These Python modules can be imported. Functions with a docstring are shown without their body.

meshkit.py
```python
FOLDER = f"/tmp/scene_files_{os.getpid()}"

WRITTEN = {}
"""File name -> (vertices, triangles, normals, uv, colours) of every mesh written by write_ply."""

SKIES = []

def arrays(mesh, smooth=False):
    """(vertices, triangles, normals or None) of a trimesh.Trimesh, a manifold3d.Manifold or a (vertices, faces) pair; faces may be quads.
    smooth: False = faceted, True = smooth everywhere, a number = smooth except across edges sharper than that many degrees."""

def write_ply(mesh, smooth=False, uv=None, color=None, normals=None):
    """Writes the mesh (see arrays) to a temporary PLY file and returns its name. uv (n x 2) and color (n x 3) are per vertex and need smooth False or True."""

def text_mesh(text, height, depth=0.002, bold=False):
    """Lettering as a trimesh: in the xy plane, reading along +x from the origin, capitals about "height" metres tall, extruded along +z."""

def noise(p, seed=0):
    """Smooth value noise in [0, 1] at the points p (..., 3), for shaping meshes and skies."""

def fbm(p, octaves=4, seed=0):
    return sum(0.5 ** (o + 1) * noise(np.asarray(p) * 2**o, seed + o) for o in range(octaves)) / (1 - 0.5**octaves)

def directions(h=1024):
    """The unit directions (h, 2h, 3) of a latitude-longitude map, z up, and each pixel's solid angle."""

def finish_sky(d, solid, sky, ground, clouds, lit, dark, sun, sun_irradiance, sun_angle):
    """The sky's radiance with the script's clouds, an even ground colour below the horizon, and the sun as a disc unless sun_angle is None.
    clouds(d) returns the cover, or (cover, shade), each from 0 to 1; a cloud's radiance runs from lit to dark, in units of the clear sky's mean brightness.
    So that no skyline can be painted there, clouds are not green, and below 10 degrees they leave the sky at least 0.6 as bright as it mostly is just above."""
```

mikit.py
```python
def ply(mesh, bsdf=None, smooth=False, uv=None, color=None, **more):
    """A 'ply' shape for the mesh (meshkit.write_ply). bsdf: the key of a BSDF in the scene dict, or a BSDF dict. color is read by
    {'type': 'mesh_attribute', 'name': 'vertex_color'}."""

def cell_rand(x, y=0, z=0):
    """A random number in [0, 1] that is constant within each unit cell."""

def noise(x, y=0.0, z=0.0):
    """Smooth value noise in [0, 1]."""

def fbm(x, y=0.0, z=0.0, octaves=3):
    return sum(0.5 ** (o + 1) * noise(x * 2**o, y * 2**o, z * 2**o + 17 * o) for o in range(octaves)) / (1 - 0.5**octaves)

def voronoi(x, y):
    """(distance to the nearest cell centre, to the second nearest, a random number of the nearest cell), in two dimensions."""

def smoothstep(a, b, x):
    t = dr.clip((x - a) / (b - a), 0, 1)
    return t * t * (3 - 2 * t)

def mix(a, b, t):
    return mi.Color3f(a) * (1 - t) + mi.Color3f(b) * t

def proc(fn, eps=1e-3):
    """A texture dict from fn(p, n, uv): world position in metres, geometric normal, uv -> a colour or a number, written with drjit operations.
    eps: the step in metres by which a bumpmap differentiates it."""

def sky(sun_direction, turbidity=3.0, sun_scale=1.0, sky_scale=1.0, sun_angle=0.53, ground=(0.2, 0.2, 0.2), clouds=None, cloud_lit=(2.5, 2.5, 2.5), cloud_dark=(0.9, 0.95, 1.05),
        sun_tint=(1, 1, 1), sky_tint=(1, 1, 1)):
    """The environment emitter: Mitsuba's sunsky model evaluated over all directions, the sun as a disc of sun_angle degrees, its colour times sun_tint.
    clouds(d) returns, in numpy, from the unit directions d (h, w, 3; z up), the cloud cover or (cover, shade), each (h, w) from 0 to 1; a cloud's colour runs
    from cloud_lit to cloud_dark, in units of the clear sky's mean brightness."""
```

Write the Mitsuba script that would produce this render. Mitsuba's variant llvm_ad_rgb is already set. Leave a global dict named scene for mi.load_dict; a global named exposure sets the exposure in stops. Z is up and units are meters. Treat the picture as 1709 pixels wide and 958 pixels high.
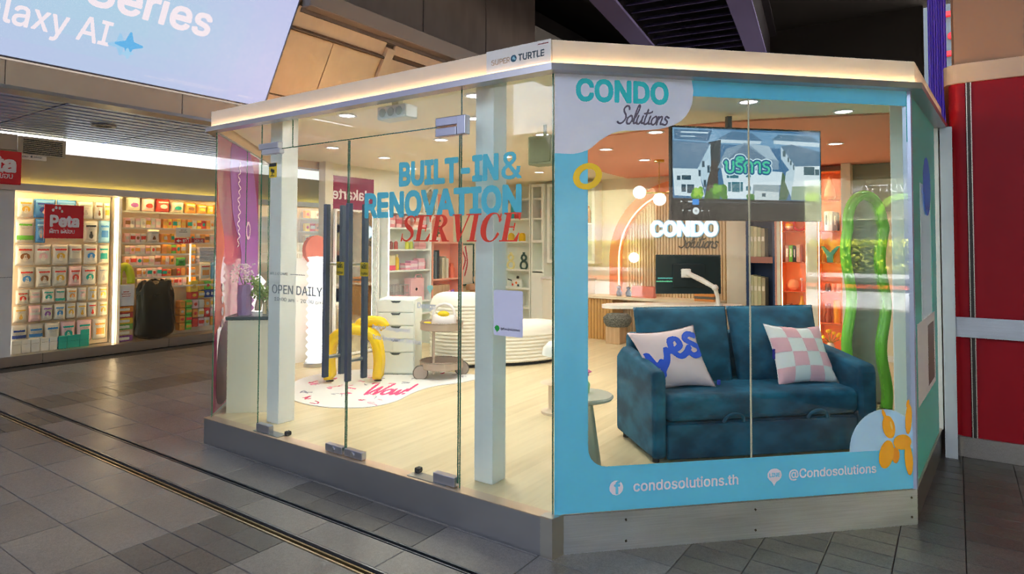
import math, random, functools
import numpy as np, trimesh, shapely, shapely.affinity as saf, drjit as dr, mitsuba as mi, mikit, meshkit
from shapely.geometry import Polygon, LineString, Point, box as sbox
from shapely.ops import unary_union
import manifold3d as m3

rng = random.Random(7)
T = mi.ScalarTransform4f
scene, labels = {}, {}

# ---------------------------------------------------------------- camera, sky, exposure
CAM = np.array([-2.8433, -1.7183, 1.6])
YAW, PITCH, ROLL = 0.60913, 0.0321, 0.00294
fw = np.array([math.cos(YAW) * math.cos(PITCH), math.sin(YAW) * math.cos(PITCH), math.sin(PITCH)])
rt = np.array([math.sin(YAW), -math.cos(YAW), 0.0])
upv = np.cross(rt, fw)
upv = -rt * math.sin(ROLL) + upv * math.cos(ROLL)
scene['camera'] = {'type': 'perspective', 'fov_axis': 'x', 'fov': math.degrees(2 * math.atan(854.5 / 1059.3)),
                   'principal_point_offset_y': (479 - 372.7) / 958, 'near_clip': 0.05, 'far_clip': 500.0,
                   'to_world': T().look_at(origin=CAM.tolist(), target=(CAM + fw).tolist(), up=upv.tolist())}
exposure = 0.0
scene['sky'] = mikit.sky((0.35, 0.42, 0.84), turbidity=4.0, sun_scale=105.0, sky_scale=19.0, ground=(0.25, 0.25, 0.25),
                         clouds=lambda d: (np.clip(meshkit.fbm(d * 3.0, 4, 3) * 2.2 - 0.7, 0, 1), 0.2), sky_tint=(0.95, 1.0, 1.05))
DOWNLIGHT = 290.0          # radiance of the kiosk's downlights
LEDWARM = np.array([1.0, 0.62, 0.30])

# ---------------------------------------------------------------- materials
def lin(c):
    if isinstance(c, str):
        c = [int(c[i:i + 2], 16) / 255 for i in (0, 2, 4)]
    return [x / 12.92 if x <= 0.04045 else ((x + 0.055) / 1.055) ** 2.4 for x in c]

def mat(c, rough=0.55, metal=0.0, spec=0.4, **kw):
    key = f"m_{c}_{rough}_{metal}_{spec}" + ''.join(f"_{k}{v}" for k, v in kw.items())
    key = key.replace('.', 'p')
    if key not in scene:
        b = {'type': 'principled', 'base_color': {'type': 'rgb', 'value': lin(c)}, 'roughness': rough, 'metallic': metal}
        if not metal:
            b['specular'] = spec
        b.update(kw)
        scene[key] = {'type': 'twosided', 'bsdf': b}
    return key

def procmat(key, fn, rough=0.5, metal=0.0, spec=0.4, bump=None, bumpscale=0.002, **kw):
    b = {'type': 'principled', 'base_color': mikit.proc(fn), 'roughness': rough if not callable(rough) else mikit.proc(rough), 'metallic': metal}
    if not metal:
        b['specular'] = spec
    b.update(kw)
    if bump:
        b = {'type': 'bumpmap', 'nested_texture': mikit.proc(bump), 'scale': bumpscale, 'nested_bsdf': b}
    scene[key] = {'type': 'twosided', 'bsdf': b}
    return key

def granite(p, n, uv):
    sp = mikit.noise(p.x * 260, p.y * 260, p.z * 260)
    sp2 = mikit.fbm(p.x * 70, p.y * 70, p.z * 70, 2)
    st = mikit.fbm(p.x * 1.3 + 4, p.y * 1.3, p.z, 3)
    t = uv.x * (0.78 + 0.28 * sp + 0.16 * sp2) * (0.72 + 0.56 * st)
    return mi.Color3f(t * (1.0 + 0.06 * uv.y), t * 0.97, t * (0.97 - 0.08 * uv.y))

GRANITE = procmat('granite', granite, rough=lambda p, n, uv: 0.27 + 0.14 * mikit.fbm(p.x * 9, p.y * 9, p.z * 9, 2), spec=0.55)

def concrete(p, n, uv):
    t = mikit.fbm(p.x * 1.1, p.y * 1.1, p.z * 0.6, 4) * 0.6 + 0.4 * mikit.fbm(p.x * 9, p.y * 9, p.z * 2.0, 3)
    return mikit.mix((0.07, 0.058, 0.054), (0.14, 0.12, 0.112), t)

CONCRETE = procmat('concrete', concrete, rough=0.85, spec=0.2)

def brushed(p, n, uv):
    s = mikit.fbm((p.x - p.y) * 1.6, p.z * 5 + (p.x + p.y), 0.0, 3)
    g = mikit.noise((p.x - p.y) * 5, p.z * 500, p.x + p.y)
    return mikit.mix((0.29, 0.32, 0.37), (0.60, 0.65, 0.73), 0.75 * s + 0.25 * g)

STEEL = procmat('steel_sheet', brushed, rough=lambda p, n, uv: 0.3 + 0.25 * mikit.fbm(p.x * 4, p.y * 4, p.z * 11, 3), metal=0.9)

def velvet(p, n, uv):
    t = mikit.fbm(p.x * 7, p.y * 7, p.z * 9, 4)
    f = mikit.noise(p.x * 300, p.y * 300, p.z * 300)
    return mikit.mix((0.002, 0.036, 0.080), (0.007, 0.110, 0.205), mikit.smoothstep(0.25, 0.75, t) * 0.85 + 0.15 * f)

VELVET = procmat('velvet', velvet, rough=0.75, spec=0.2, sheen=0.6)

def planks(p, n, uv):
    row = dr.floor(p.y / 0.16)
    g = mikit.fbm(p.x * 2.0 + row * 7.3, p.y * 26, row, 3)
    tone = mikit.cell_rand(dr.floor(p.x / 1.25 + mikit.cell_rand(row) * 3), row)
    edge = mikit.smoothstep(0.0, 0.02, dr.abs(p.y / 0.16 - row - 0.0))
    return mikit.mix((0.56, 0.46, 0.28), (0.72, 0.61, 0.40), 0.55 * g + 0.3 * tone) * (0.93 + 0.07 * edge)

OAK = procmat('oak_floor', planks, rough=0.38, spec=0.45)

def cladding(p, n, uv):
    t = mikit.fbm(p.x * 0.8, p.y * 0.8, p.z * 0.8, 4)
    d = mikit.fbm(p.x * 14, p.y * 14, p.z * 3, 3)
    return mikit.mix((0.54, 0.36, 0.22), (0.66, 0.47, 0.31), 0.6 * t + 0.4 * d)

CLAD = procmat('cladding', cladding, rough=0.6, spec=0.3)

def redpaint(p, n, uv):
    t = mikit.fbm(p.x * 2, p.y * 2, p.z * 1.4, 4)
    return mikit.mix((0.25, 0.002, 0.010), (0.33, 0.004, 0.014), t)

RED = procmat('red_panel', redpaint, rough=0.5, spec=0.2)

def knit(p, n, uv):
    t = mikit.noise(p.x * 90, p.y * 90, p.z * 90)
    return mikit.mix((0.04, 0.045, 0.04), (0.24, 0.25, 0.23), t)

KNIT = procmat('knit', knit, rough=0.9, spec=0.1)

def woodgrain(p, n, uv):
    t = mikit.fbm(p.x * 30, p.y * 30, p.z * 3.0, 3)
    return mikit.mix((0.42, 0.25, 0.12), (0.66, 0.46, 0.27), t)

WOOD = procmat('wood', woodgrain, rough=0.5)

def hedgecol(p, n, uv):
    t = mikit.noise(p.x * 14, p.y * 14, p.z * 14)
    return mikit.mix((0.25, 0.42, 0.03), (0.75, 0.80, 0.08), t)

HEDGE = procmat('hedge_leaf', hedgecol, rough=0.6)

scene['pane_glass'] = {'type': 'thindielectric', 'int_ior': 1.5, 'specular_transmittance': {'type': 'rgb', 'value': [0.905, 0.965, 0.935]}}
scene['clear_glass'] = {'type': 'thindielectric', 'int_ior': 1.45}
scene['mirror_silver'] = {'type': 'twosided', 'bsdf': {'type': 'conductor', 'specular_reflectance': {'type': 'rgb', 'value': [0.9, 0.92, 0.9]}}}

def emit(rgb, k=1.0):
    return {'type': 'area', 'radiance': {'type': 'rgb', 'value': [float(x) * k for x in rgb]}}

WHITE = mat('f2f1ec', 0.5)
CHROME = mat('c9ccd2', 0.22, 1.0)
BLACK = mat('15161a', 0.45)

# ---------------------------------------------------------------- registry
used = {}
def uniq(name):
    if name not in used:
        used[name] = 0
        return name
    used[name] += 1
    return uniq(f"{name}_{used[name]:03d}")

def thing(name, label=None, cat=None, group=None, kind=None):
    k = uniq(name)
    d = {}
    if label: d['label'] = label
    if cat: d['category'] = cat
    if group: d['group'] = group
    if kind: d['kind'] = kind
    labels[k] = d
    return k

def shp(mesh, m, smooth=False, em=None, **kw):
    d = dict(mikit.ply(mesh, m, smooth=smooth, **kw))
    if em: d['emitter'] = em
    return d

def part(parent, name, mesh, m, smooth=False, label=None, em=None, kind=None, **kw):
    k = uniq(parent + '__' + name)
    scene[k] = shp(mesh, m, smooth, em, **kw)
    if label or kind:
        labels[k] = {a: b for a, b in (('label', label), ('kind', kind)) if b}
    return k

def one(name, mesh, m, label, cat, group=None, smooth=False, em=None, kind=None, **kw):
    k = thing(name, label, cat, group, kind)
    scene[k] = shp(mesh, m, smooth, em, **kw)
    return k

def struct(name, mesh, m, smooth=False, em=None, label=None, cat=None, **kw):
    k = thing(name, label, cat, None, 'structure')
    scene[k] = shp(mesh, m, smooth, em, **kw)
    return k

# ---------------------------------------------------------------- geometry
cat = lambda ms: trimesh.util.concatenate([x for x in ms])

def bx(x0, x1, y0, y1, z0, z1):
    m = trimesh.creation.box([abs(x1 - x0), abs(y1 - y0), abs(z1 - z0)])
    m.apply_translation([(x0 + x1) / 2, (y0 + y1) / 2, (z0 + z1) / 2])
    return m

def tm(man):
    q = man.to_mesh()
    return trimesh.Trimesh(np.array(q.vert_properties)[:, :3], np.array(q.tri_verts), process=False)

def rbox(sx, sy, sz, r, seg=8):
    s = m3.Manifold.sphere(r, seg)
    pts = [s.translate([a * (sx / 2 - r), b * (sy / 2 - r), c * (sz / 2 - r)]) for a in (-1, 1) for b in (-1, 1) for c in (-1, 1)]
    return tm(m3.Manifold.batch_hull(pts))

def rbx(x0, x1, y0, y1, z0, z1, r=0.01, seg=8):
    m = rbox(abs(x1 - x0), abs(y1 - y0), abs(z1 - z0), r, seg)
    m.apply_translation([(x0 + x1) / 2, (y0 + y1) / 2, (z0 + z1) / 2])
    return m

def extr(poly, h):
    ps = [g for g in getattr(poly, 'geoms', [poly]) if g.geom_type == 'Polygon' and g.area > 1e-9]
    return cat([trimesh.creation.extrude_polygon(g, h, engine='earcut') for g in ps])

def cyl(p0, p1, r, n=12, r1=None):
    p0, p1 = np.asarray(p0, float), np.asarray(p1, float)
    return tube([p0, p1], [r, r if r1 is None else r1], n)

def tube(pts, r, n=10, closed=False, caps=True):
    p = np.asarray(pts, float)
    k = len(p)
    r = np.broadcast_to(np.asarray(r, float), (k,))
    t = (np.roll(p, -1, 0) - np.roll(p, 1, 0)) if closed else np.gradient(p, axis=0)
    t /= np.linalg.norm(t, axis=1, keepdims=True) + 1e-12
    a = np.cross(t[0], [0, 0, 1.0] if abs(t[0][2]) < 0.9 else [1.0, 0, 0])
    fr = []
    for i in range(k):
        a = a - t[i] * (a @ t[i]); a /= np.linalg.norm(a) + 1e-12
        fr.append(a)
    A = np.array(fr); B = np.cross(t, A)
    th = np.arange(n) * 2 * np.pi / n
    v = p[:, None] + r[:, None, None] * (np.cos(th)[None, :, None] * A[:, None] + np.sin(th)[None, :, None] * B[:, None])
    v = v.reshape(-1, 3)
    f = []
    for i in range(k if closed else k - 1):
        j = (i + 1) % k
        for q in range(n):
            q2 = (q + 1) % n
            f += [[i * n + q, i * n + q2, j * n + q2], [i * n + q, j * n + q2, j * n + q]]
    if caps and not closed:
        v = np.vstack([v, p[0], p[-1]])
        c0, c1 = len(v) - 2, len(v) - 1
        for q in range(n):
            q2 = (q + 1) % n
            f += [[c0, q2, q], [c1, (k - 1) * n + q, (k - 1) * n + q2]]
    return trimesh.Trimesh(v, np.array(f), process=False)

def lathe(prof, n=24, at=(0, 0, 0)):
    prof = np.asarray(prof, float)
    th = np.arange(n) * 2 * np.pi / n
    v = np.stack([prof[:, 0:1] * np.cos(th), prof[:, 0:1] * np.sin(th), np.repeat(prof[:, 1:2], n, 1)], -1).reshape(-1, 3)
    f = []
    for i in range(len(prof) - 1):
        for q in range(n):
            q2 = (q + 1) % n
            f += [[i * n + q, i * n + q2, (i + 1) * n + q2], [i * n + q, (i + 1) * n + q2, (i + 1) * n + q]]
    m = trimesh.Trimesh(v + np.asarray(at, float), np.array(f), process=False)
    return m

def ball(c, r, sub=2, sc=(1, 1, 1)):
    m = trimesh.creation.icosphere(sub, 1.0)
    m.apply_scale(np.asarray(sc, float) * r)
    m.apply_translation(c)
    return m

def spline(pts, k=8, closed=False):
    p = np.asarray(pts, float)
    if closed:
        q = np.vstack([p[-1], p, p[0], p[1]])
    else:
        q = np.vstack([2 * p[0] - p[1], p, 2 * p[-1] - p[-2]])
    out = []
    for i in range(1, len(q) - 2):
        t = np.linspace(0, 1, k, endpoint=False)[:, None]
        a, b, c, d = q[i - 1], q[i], q[i + 1], q[i + 2]
        out.append(0.5 * (2 * b + (c - a) * t + (2 * a - 5 * b + 4 * c - d) * t ** 2 + (3 * b - a - 3 * c + d) * t ** 3))
    if not closed:
        out.append(p[-1:])
    return np.vstack(out)

class Frame:
    """a wall's own axes: s along e, z up, d out of the wall"""
    def __init__(self, o, e, n):
        self.o, self.e, self.n = (np.asarray(x, float) for x in (o, e, n))
        self.e /= np.linalg.norm(self.e); self.n /= np.linalg.norm(self.n)
        self.u = np.cross(self.n, self.e)
        self.M = np.eye(4)
        self.M[:3, :4] = np.stack([self.e, self.u, self.n, self.o], 1)
    def put(self, mesh, s=0, z=0, d=0):
        m = mesh.copy(); m.apply_translation([s, z, d]); m.apply_transform(self.M)
        return m
    def flat(self, poly, d0, d1):
        return self.put(extr(poly, d1 - d0), 0, 0, d0)
    def box(self, s0, s1, z0, z1, d0, d1):
        return self.put(bx(s0, s1, z0, z1, d0, d1))
    def rbox(self, s0, s1, z0, z1, d0, d1, r=0.006):
        return self.put(rbx(s0, s1, z0, z1, d0, d1, r))
    def pt(self, s, z, d):
        return self.o + s * self.e + z * self.u + d * self.n
    def quad(self, s0, s1, z0, z1, d=0):
        v = np.array([self.pt(s0, z0, d), self.pt(s1, z0, d), self.pt(s1, z1, d), self.pt(s0, z1, d)])
        return trimesh.Trimesh(v, [[0, 1, 2], [0, 2, 3]], process=False)

R2 = math.sqrt(0.5)
FL = Frame((0, 3.21, 0), (0, -1, 0), (-1, 0, 0))           # glazed front with the doors
FC = Frame((0, 0, 0), (R2, -R2, 0), (-R2, -R2, 0))         # chamfer with the turquoise vinyl
FS = Frame((1.507, -1.507, 0), (1.613, -.105, 0), (-.105, -1.613, 0))      # short right side
FQ = Frame((1.51, 4.72, 0), (-R2, -R2, 0), (-R2, R2, 0))   # left chamfer, seen from outside
FP = Frame((0, 8.3, 0), (1, 0, 0), (0, -1, 0))             # pet shop front
FR = Frame((6.0, 0, 0), (0, -1, 0), (-1, 0, 0))            # kiosk rear wall, s = -Y
FK = Frame((0, 4.66, 0), (1, 0, 0), (0, -1, 0))            # kiosk left inner wall
CH = lambda s, d, z: np.array([s * R2 + d * R2, -s * R2 + d * R2, z])

@functools.lru_cache(None)
def tp(text, bold=True, extra=0.0):
    """outline of the lettering: capitals one unit tall"""
    m = meshkit.text_mesh(text, 1.0, 0.02, bold)
    v, f = m.vertices, m.faces
    top = f[(v[f][:, :, 2] > 0.019).all(1)]
    p = unary_union([Polygon(v[t][:, :2]).buffer(0.002) for t in top])
    if extra:
        p = p.buffer(extra)
    return p.simplify(0.006)

def fit(p, s0, z0, h=None, w=None, shear=0.0):
    a = p.bounds
    p = saf.translate(p, -a[0], 0)
    k = h if h else w / (a[2] - a[0])
    kx = w / (a[2] - a[0]) if w else k
    p = saf.scale(p, kx, k, origin=(0, 0))
    if shear:
        p = saf.affine_transform(p, [1, shear, 0, 1, 0, 0])
    return saf.translate(p, s0, z0)

def brush(paths, w, k=6):
    return unary_union([LineString(spline(q, k) if len(q) > 2 else q).buffer(w / 2, quad_segs=4) for q in paths])

SCRIPT = {
    'S': ([[(1.0, 1.75), (.85, 2.1), (.5, 2.15), (.25, 1.8), (.4, 1.4), (.7, 1.05), (.78, .6), (.5, .12), (.1, .0), (-.2, .2)]], 1.0),
    'o': ([[(.4, 1), (.05, .65), (.1, .1), (.45, 0), (.72, .5), (.55, .95), (.4, 1)]], .85),
    'l': ([[(.0, .3), (.35, 1.2), (.5, 2.1), (.28, 2.25), (.12, 1.1), (.18, .1), (.5, .2)]], .55),
    'u': ([[(.05, 1), (.0, .25), (.3, 0), (.62, .5), (.7, 1)], [(.7, 1), (.68, .2), (.95, .12)]], .95),
    't': ([[(.25, 1.8), (.1, .25), (.35, 0), (.6, .2)], [(-.15, 1.3), (.65, 1.42)]], .65),
    'i': ([[(.12, 1), (.05, .15), (.35, .08)], [(.17, 1.5), (.2, 1.58)]], .4),
    'n': ([[(0, 1), (.0, .0)], [(0, .55), (.32, 1), (.55, .85), (.5, .12), (.8, .12)]], .85),
    's': ([[(.6, .88), (.25, 1.05), (.1, .75), (.5, .42), (.4, .02), (-.08, .05)]], .7),
    'w': ([[(0, 1), (.05, .1), (.25, 0), (.5, .8)], [(.5, .8), (.55, .1), (.75, 0), (1.0, 1.0)]], 1.05),
    'W': ([[(0, 2), (.25, 0), (.75, 1.5)], [(.75, 1.5), (1.0, 0), (1.5, 2.1)]], 1.45),
    '!': ([[(.3, 2), (.15, .6)], [(.1, .12), (.1, .05)]], .4),
    'y': ([[(0, 1), (.1, .2), (.45, .15), (.8, 1)], [(.8, 1), (.4, -.3), (-.2, -.9)]], .9),
    'e': ([[(.05, .5), (.6, .6), (.5, 1), (.1, .8), (.1, .2), (.5, 0), (.85, .35)]], .85),
}
def script(text, w=.16, shear=.22):
    x, ps = 0.0, []
    for ch in text:
        q, adv = SCRIPT[ch]
        ps.append(saf.translate(brush(q, w), x, 0)); x += adv
    return saf.affine_transform(unary_union(ps), [1, shear, 0, 1, 0, 0])

THAI = {
    'bo': ([[(.0, .85), (.1, 1.0), (.14, .8), (.14, .25), (.3, .0), (.6, .0), (.78, .25), (.78, 1.0)]], 1.0),
    'ro': ([[(.6, .95), (.3, 1.02), (.06, .85), (.2, .6), (.52, .5), (.62, .25), (.45, .0), (.1, .03)]], .85),
    'ko': ([[(.1, .0), (.1, .45), (.0, .68), (.2, .95), (.5, 1.0), (.75, .75), (.75, .0)]], 1.0),
    'aa': ([[(.0, .85), (.2, 1.0), (.45, .95), (.52, .7), (.52, .0)]], .8),
    'po': ([[(.0, 1.), (.08, .0), (.38, .6), (.68, .0), (.76, 1.0)]], .98),
    'pho': ([[(.0, 1.), (.05, .0), (.35, .5), (.6, .0), (.68, 1.0)]], .9),
    'to': ([[(.05, .0), (.02, .6), (.18, 1.0), (.38, .8), (.55, 1.0), (.72, .7), (.72, .0)], [(.2, .2), (.38, .4)]], .95),
    'lo': ([[(.05, .2), (.2, .0), (.3, .5), (.02, .85), (.35, 1.0), (.7, .8), (.7, .0)]], .95),
    'e': ([[(.12, 1.0), (.1, .15), (.25, .02)]], .4),
    'cho': ([[(.0, .9), (.18, .95), (.15, .4), (.3, .0), (.6, .1), (.65, .7), (.85, 1.05)]], .95),
    'oo': ([[(.05, .8), (.35, 1.0), (.7, .7), (.6, .05), (.15, .05), (.05, .4), (.3, .4)]], .9),
    'ii': ([[(-.75, 1.2), (-.6, 1.42), (-.2, 1.42), (-.1, 1.2), (-.75, 1.2)]], 0),
    'm': ([[(-.4, 1.2), (-.3, 1.45)]], 0), 'han': ([[(-.6, 1.25), (-.4, 1.4), (-.1, 1.3)]], 0),
}
def thai(seq, w=.17):
    x, ps = 0.0, []
    for c in seq.split():
        if c == '_': x += .5; continue
        q, adv = THAI[c]
        ps.append(saf.translate(brush(q, w), x, 0)); x += adv
    return unary_union(ps)

def serif_word(text, shear=.2):
    B = lambda x0, y0, x1, y1: sbox(x0, y0, x1, y1)
    P = lambda *a: Polygon(a)
    def ring(cx, cy, rx, ry, thx, thy, off=0):
        o = saf.scale(Point(0, 0).buffer(1, 24), rx, ry); i = saf.scale(Point(0, 0).buffer(1, 24), rx - thx, ry - thy)
        return saf.translate(o.difference(saf.translate(i, off, 0)), cx, cy)
    G = {
        'S': (unary_union([Point(x, y).buffer(r) for (x, y), r in zip(spline([(.52, .82), (.42, .95), (.27, .965), (.13, .86), (.14, .68), (.3, .54), (.46, .4), (.5, .2), (.36, .05), (.2, .035), (.06, .15)], 10),
              np.interp(np.linspace(0, 1, 101), [0, .15, .35, .5, .65, .85, 1], [.02, .03, .06, .09, .06, .03, .02]))] + [P((.5, .99), (.56, .99), (.55, .7), (.52, .7)), P((.03, .3), (.06, .3), (.08, .0), (.02, .0))]), .62),
        'E': (unary_union([B(.1, 0, .28, 1), B(0, .955, .62, 1), B(.2, .48, .48, .53), B(0, 0, .66, .045), P((.5, 1), (.62, 1), (.62, .74), (.595, .74)), P((.5, 0), (.66, 0), (.69, .3), (.66, .3)), P((.44, .38), (.48, .38), (.48, .64), (.44, .64))]), .72),
        'R': (unary_union([B(.1, 0, .28, 1), B(0, .955, .3, 1), B(0, 0, .38, .045), ring(.32, .745, .3, .255, .12, .045, -.05).intersection(B(.26, .4, .8, 1.1)), P((.3, .5), (.44, .52), (.78, .0), (.56, .0)), B(.6, 0, .84, .045)]), .82),
        'V': (unary_union([P((.06, 1), (.26, 1), (.46, .25), (.66, 1), (.71, 1), (.43, -.02), (.36, -.02)), B(-.02, .955, .36, 1), B(.54, .955, .82, 1)]), .76),
        'I': (unary_union([B(.1, 0, .28, 1), B(0, .955, .38, 1), B(0, 0, .38, .045)]), .46),
        'C': (unary_union([ring(.4, .5, .4, .52, .17, .045, .05).difference(P((.45, .5), (.9, .86), (.9, .16))), P((.66, .98), (.71, .98), (.71, .68), (.68, .68))]), .8),
    }
    x, out = 0, []
    for c in text:
        g, a = G[c]; out.append(saf.affine_transform(saf.translate(g, x, 0), [1, shear, 0, 1, 0, 0])); x += a
    return out

def rrect(x0, y0, x1, y1, r):
    return sbox(x0 + r, y0 + r, x1 - r, y1 - r).buffer(r, quad_segs=6)

def surf_grid(fn, nu=12, nv=12, closed=True):
    """two sided cushion from fn(u, v, side) with u, v in 0..1"""
    U, V = np.meshgrid(np.linspace(0, 1, nu), np.linspace(0, 1, nv), indexing='ij')
    a = fn(U, V, 1).reshape(-1, 3); b = fn(U, V, -1).reshape(-1, 3)
    i, j = np.meshgrid(np.arange(nu - 1), np.arange(nv - 1), indexing='ij')
    q = np.stack([i * nv + j, (i + 1) * nv + j, (i + 1) * nv + j + 1, i * nv + j + 1], -1).reshape(-1, 4)
    f = np.vstack([q[:, [0, 1, 2]], q[:, [0, 2, 3]]])
    g = np.vstack([q[:, [0, 2, 1]], q[:, [0, 3, 2]]]) + len(a)
    m = trimesh.Trimesh(np.vstack([a, b]), np.vstack([f, g]), process=False)
    m.merge_vertices(digits_vertex=5)
    return m

def drape(poly, fn, res=0.04):
    """the polygon, in the u, v of a cushion, laid on its front as a thin print"""
    m = extr(poly, 0.01)
    v, f = m.vertices, m.faces
    top = f[(v[f][:, :, 2] > 0.005).all(1)]
    m = trimesh.Trimesh(v, top)
    v2, f2 = trimesh.remesh.subdivide_to_size(m.vertices, m.faces, res, max_iter=12)
    return trimesh.Trimesh(fn(v2[:, 0], v2[:, 1], 1), f2, process=False)

def cushion_fn(c, thick, nrm, off=0.0, pinch=0.06):
    """c: the four corners bottom-left, bottom-right, top-right, top-left"""
    c = np.asarray(c, float); nrm = np.asarray(nrm, float)
    def fn(u, v, side):
        u, v = np.asarray(u, float), np.asarray(v, float)
        uu = u + pinch * np.sin(np.pi * v) * (0.5 - u) * 2 * .5; vv = v + pinch * np.sin(np.pi * u) * (0.5 - v) * 2 * .5
        p = ((1 - uu) * (1 - vv))[..., None] * c[0] + (uu * (1 - vv))[..., None] * c[1] + (uu * vv)[..., None] * c[2] + ((1 - uu) * vv)[..., None] * c[3]
        h = thick / 2 * (np.clip(4 * u * (1 - u), 0, 1) ** .55) * (np.clip(4 * v * (1 - v), 0, 1) ** .55)
        return p + (side * h + (off if side > 0 else 0))[..., None] * nrm
    return fn

# ================================================================ HALL
def px_of(P):
    d = np.asarray(P, float) - CAM
    z = d @ fw
    return (854.5 + 1059.3 * (d @ rt) / z, 372.7 - 1059.3 * (d @ upv) / z, z)

KIOSK = Polygon([(0, 3.21), (0, 0), (1.507, -1.507), (3.12, -1.612), (6.1, -1.612), (6.1, 4.72), (1.51, 4.72)])
KBASE = KIOSK.buffer(.02, join_style=2)

struct('floor', bx(-20, 26, -22, 9.5, -.2, -.014), mat('3c3a39', .7))
def tile_mesh(x0, x1, y0, y1):
    g, b = .0016, .003
    x0 += g; x1 -= g; y0 += g; y1 -= g
    lo = [(x0, y0), (x1, y0), (x1, y1), (x0, y1)]
    hi = [(x0 + b, y0 + b), (x1 - b, y0 + b), (x1 - b, y1 - b), (x0 + b, y1 - b)]
    v = [(x, y, -.014) for x, y in lo] + [(x, y, -.003) for x, y in lo] + [(x, y, 0) for x, y in hi]
    f = [[8, 9, 10], [8, 10, 11]]
    for k in range(4):
        j = (k + 1) % 4
        f += [[k, j, 4 + j], [k, 4 + j, 4 + k], [4 + k, 4 + j, 8 + j], [4 + k, 8 + j, 8 + k]]
    return np.array(v, float), np.array(f)

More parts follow.
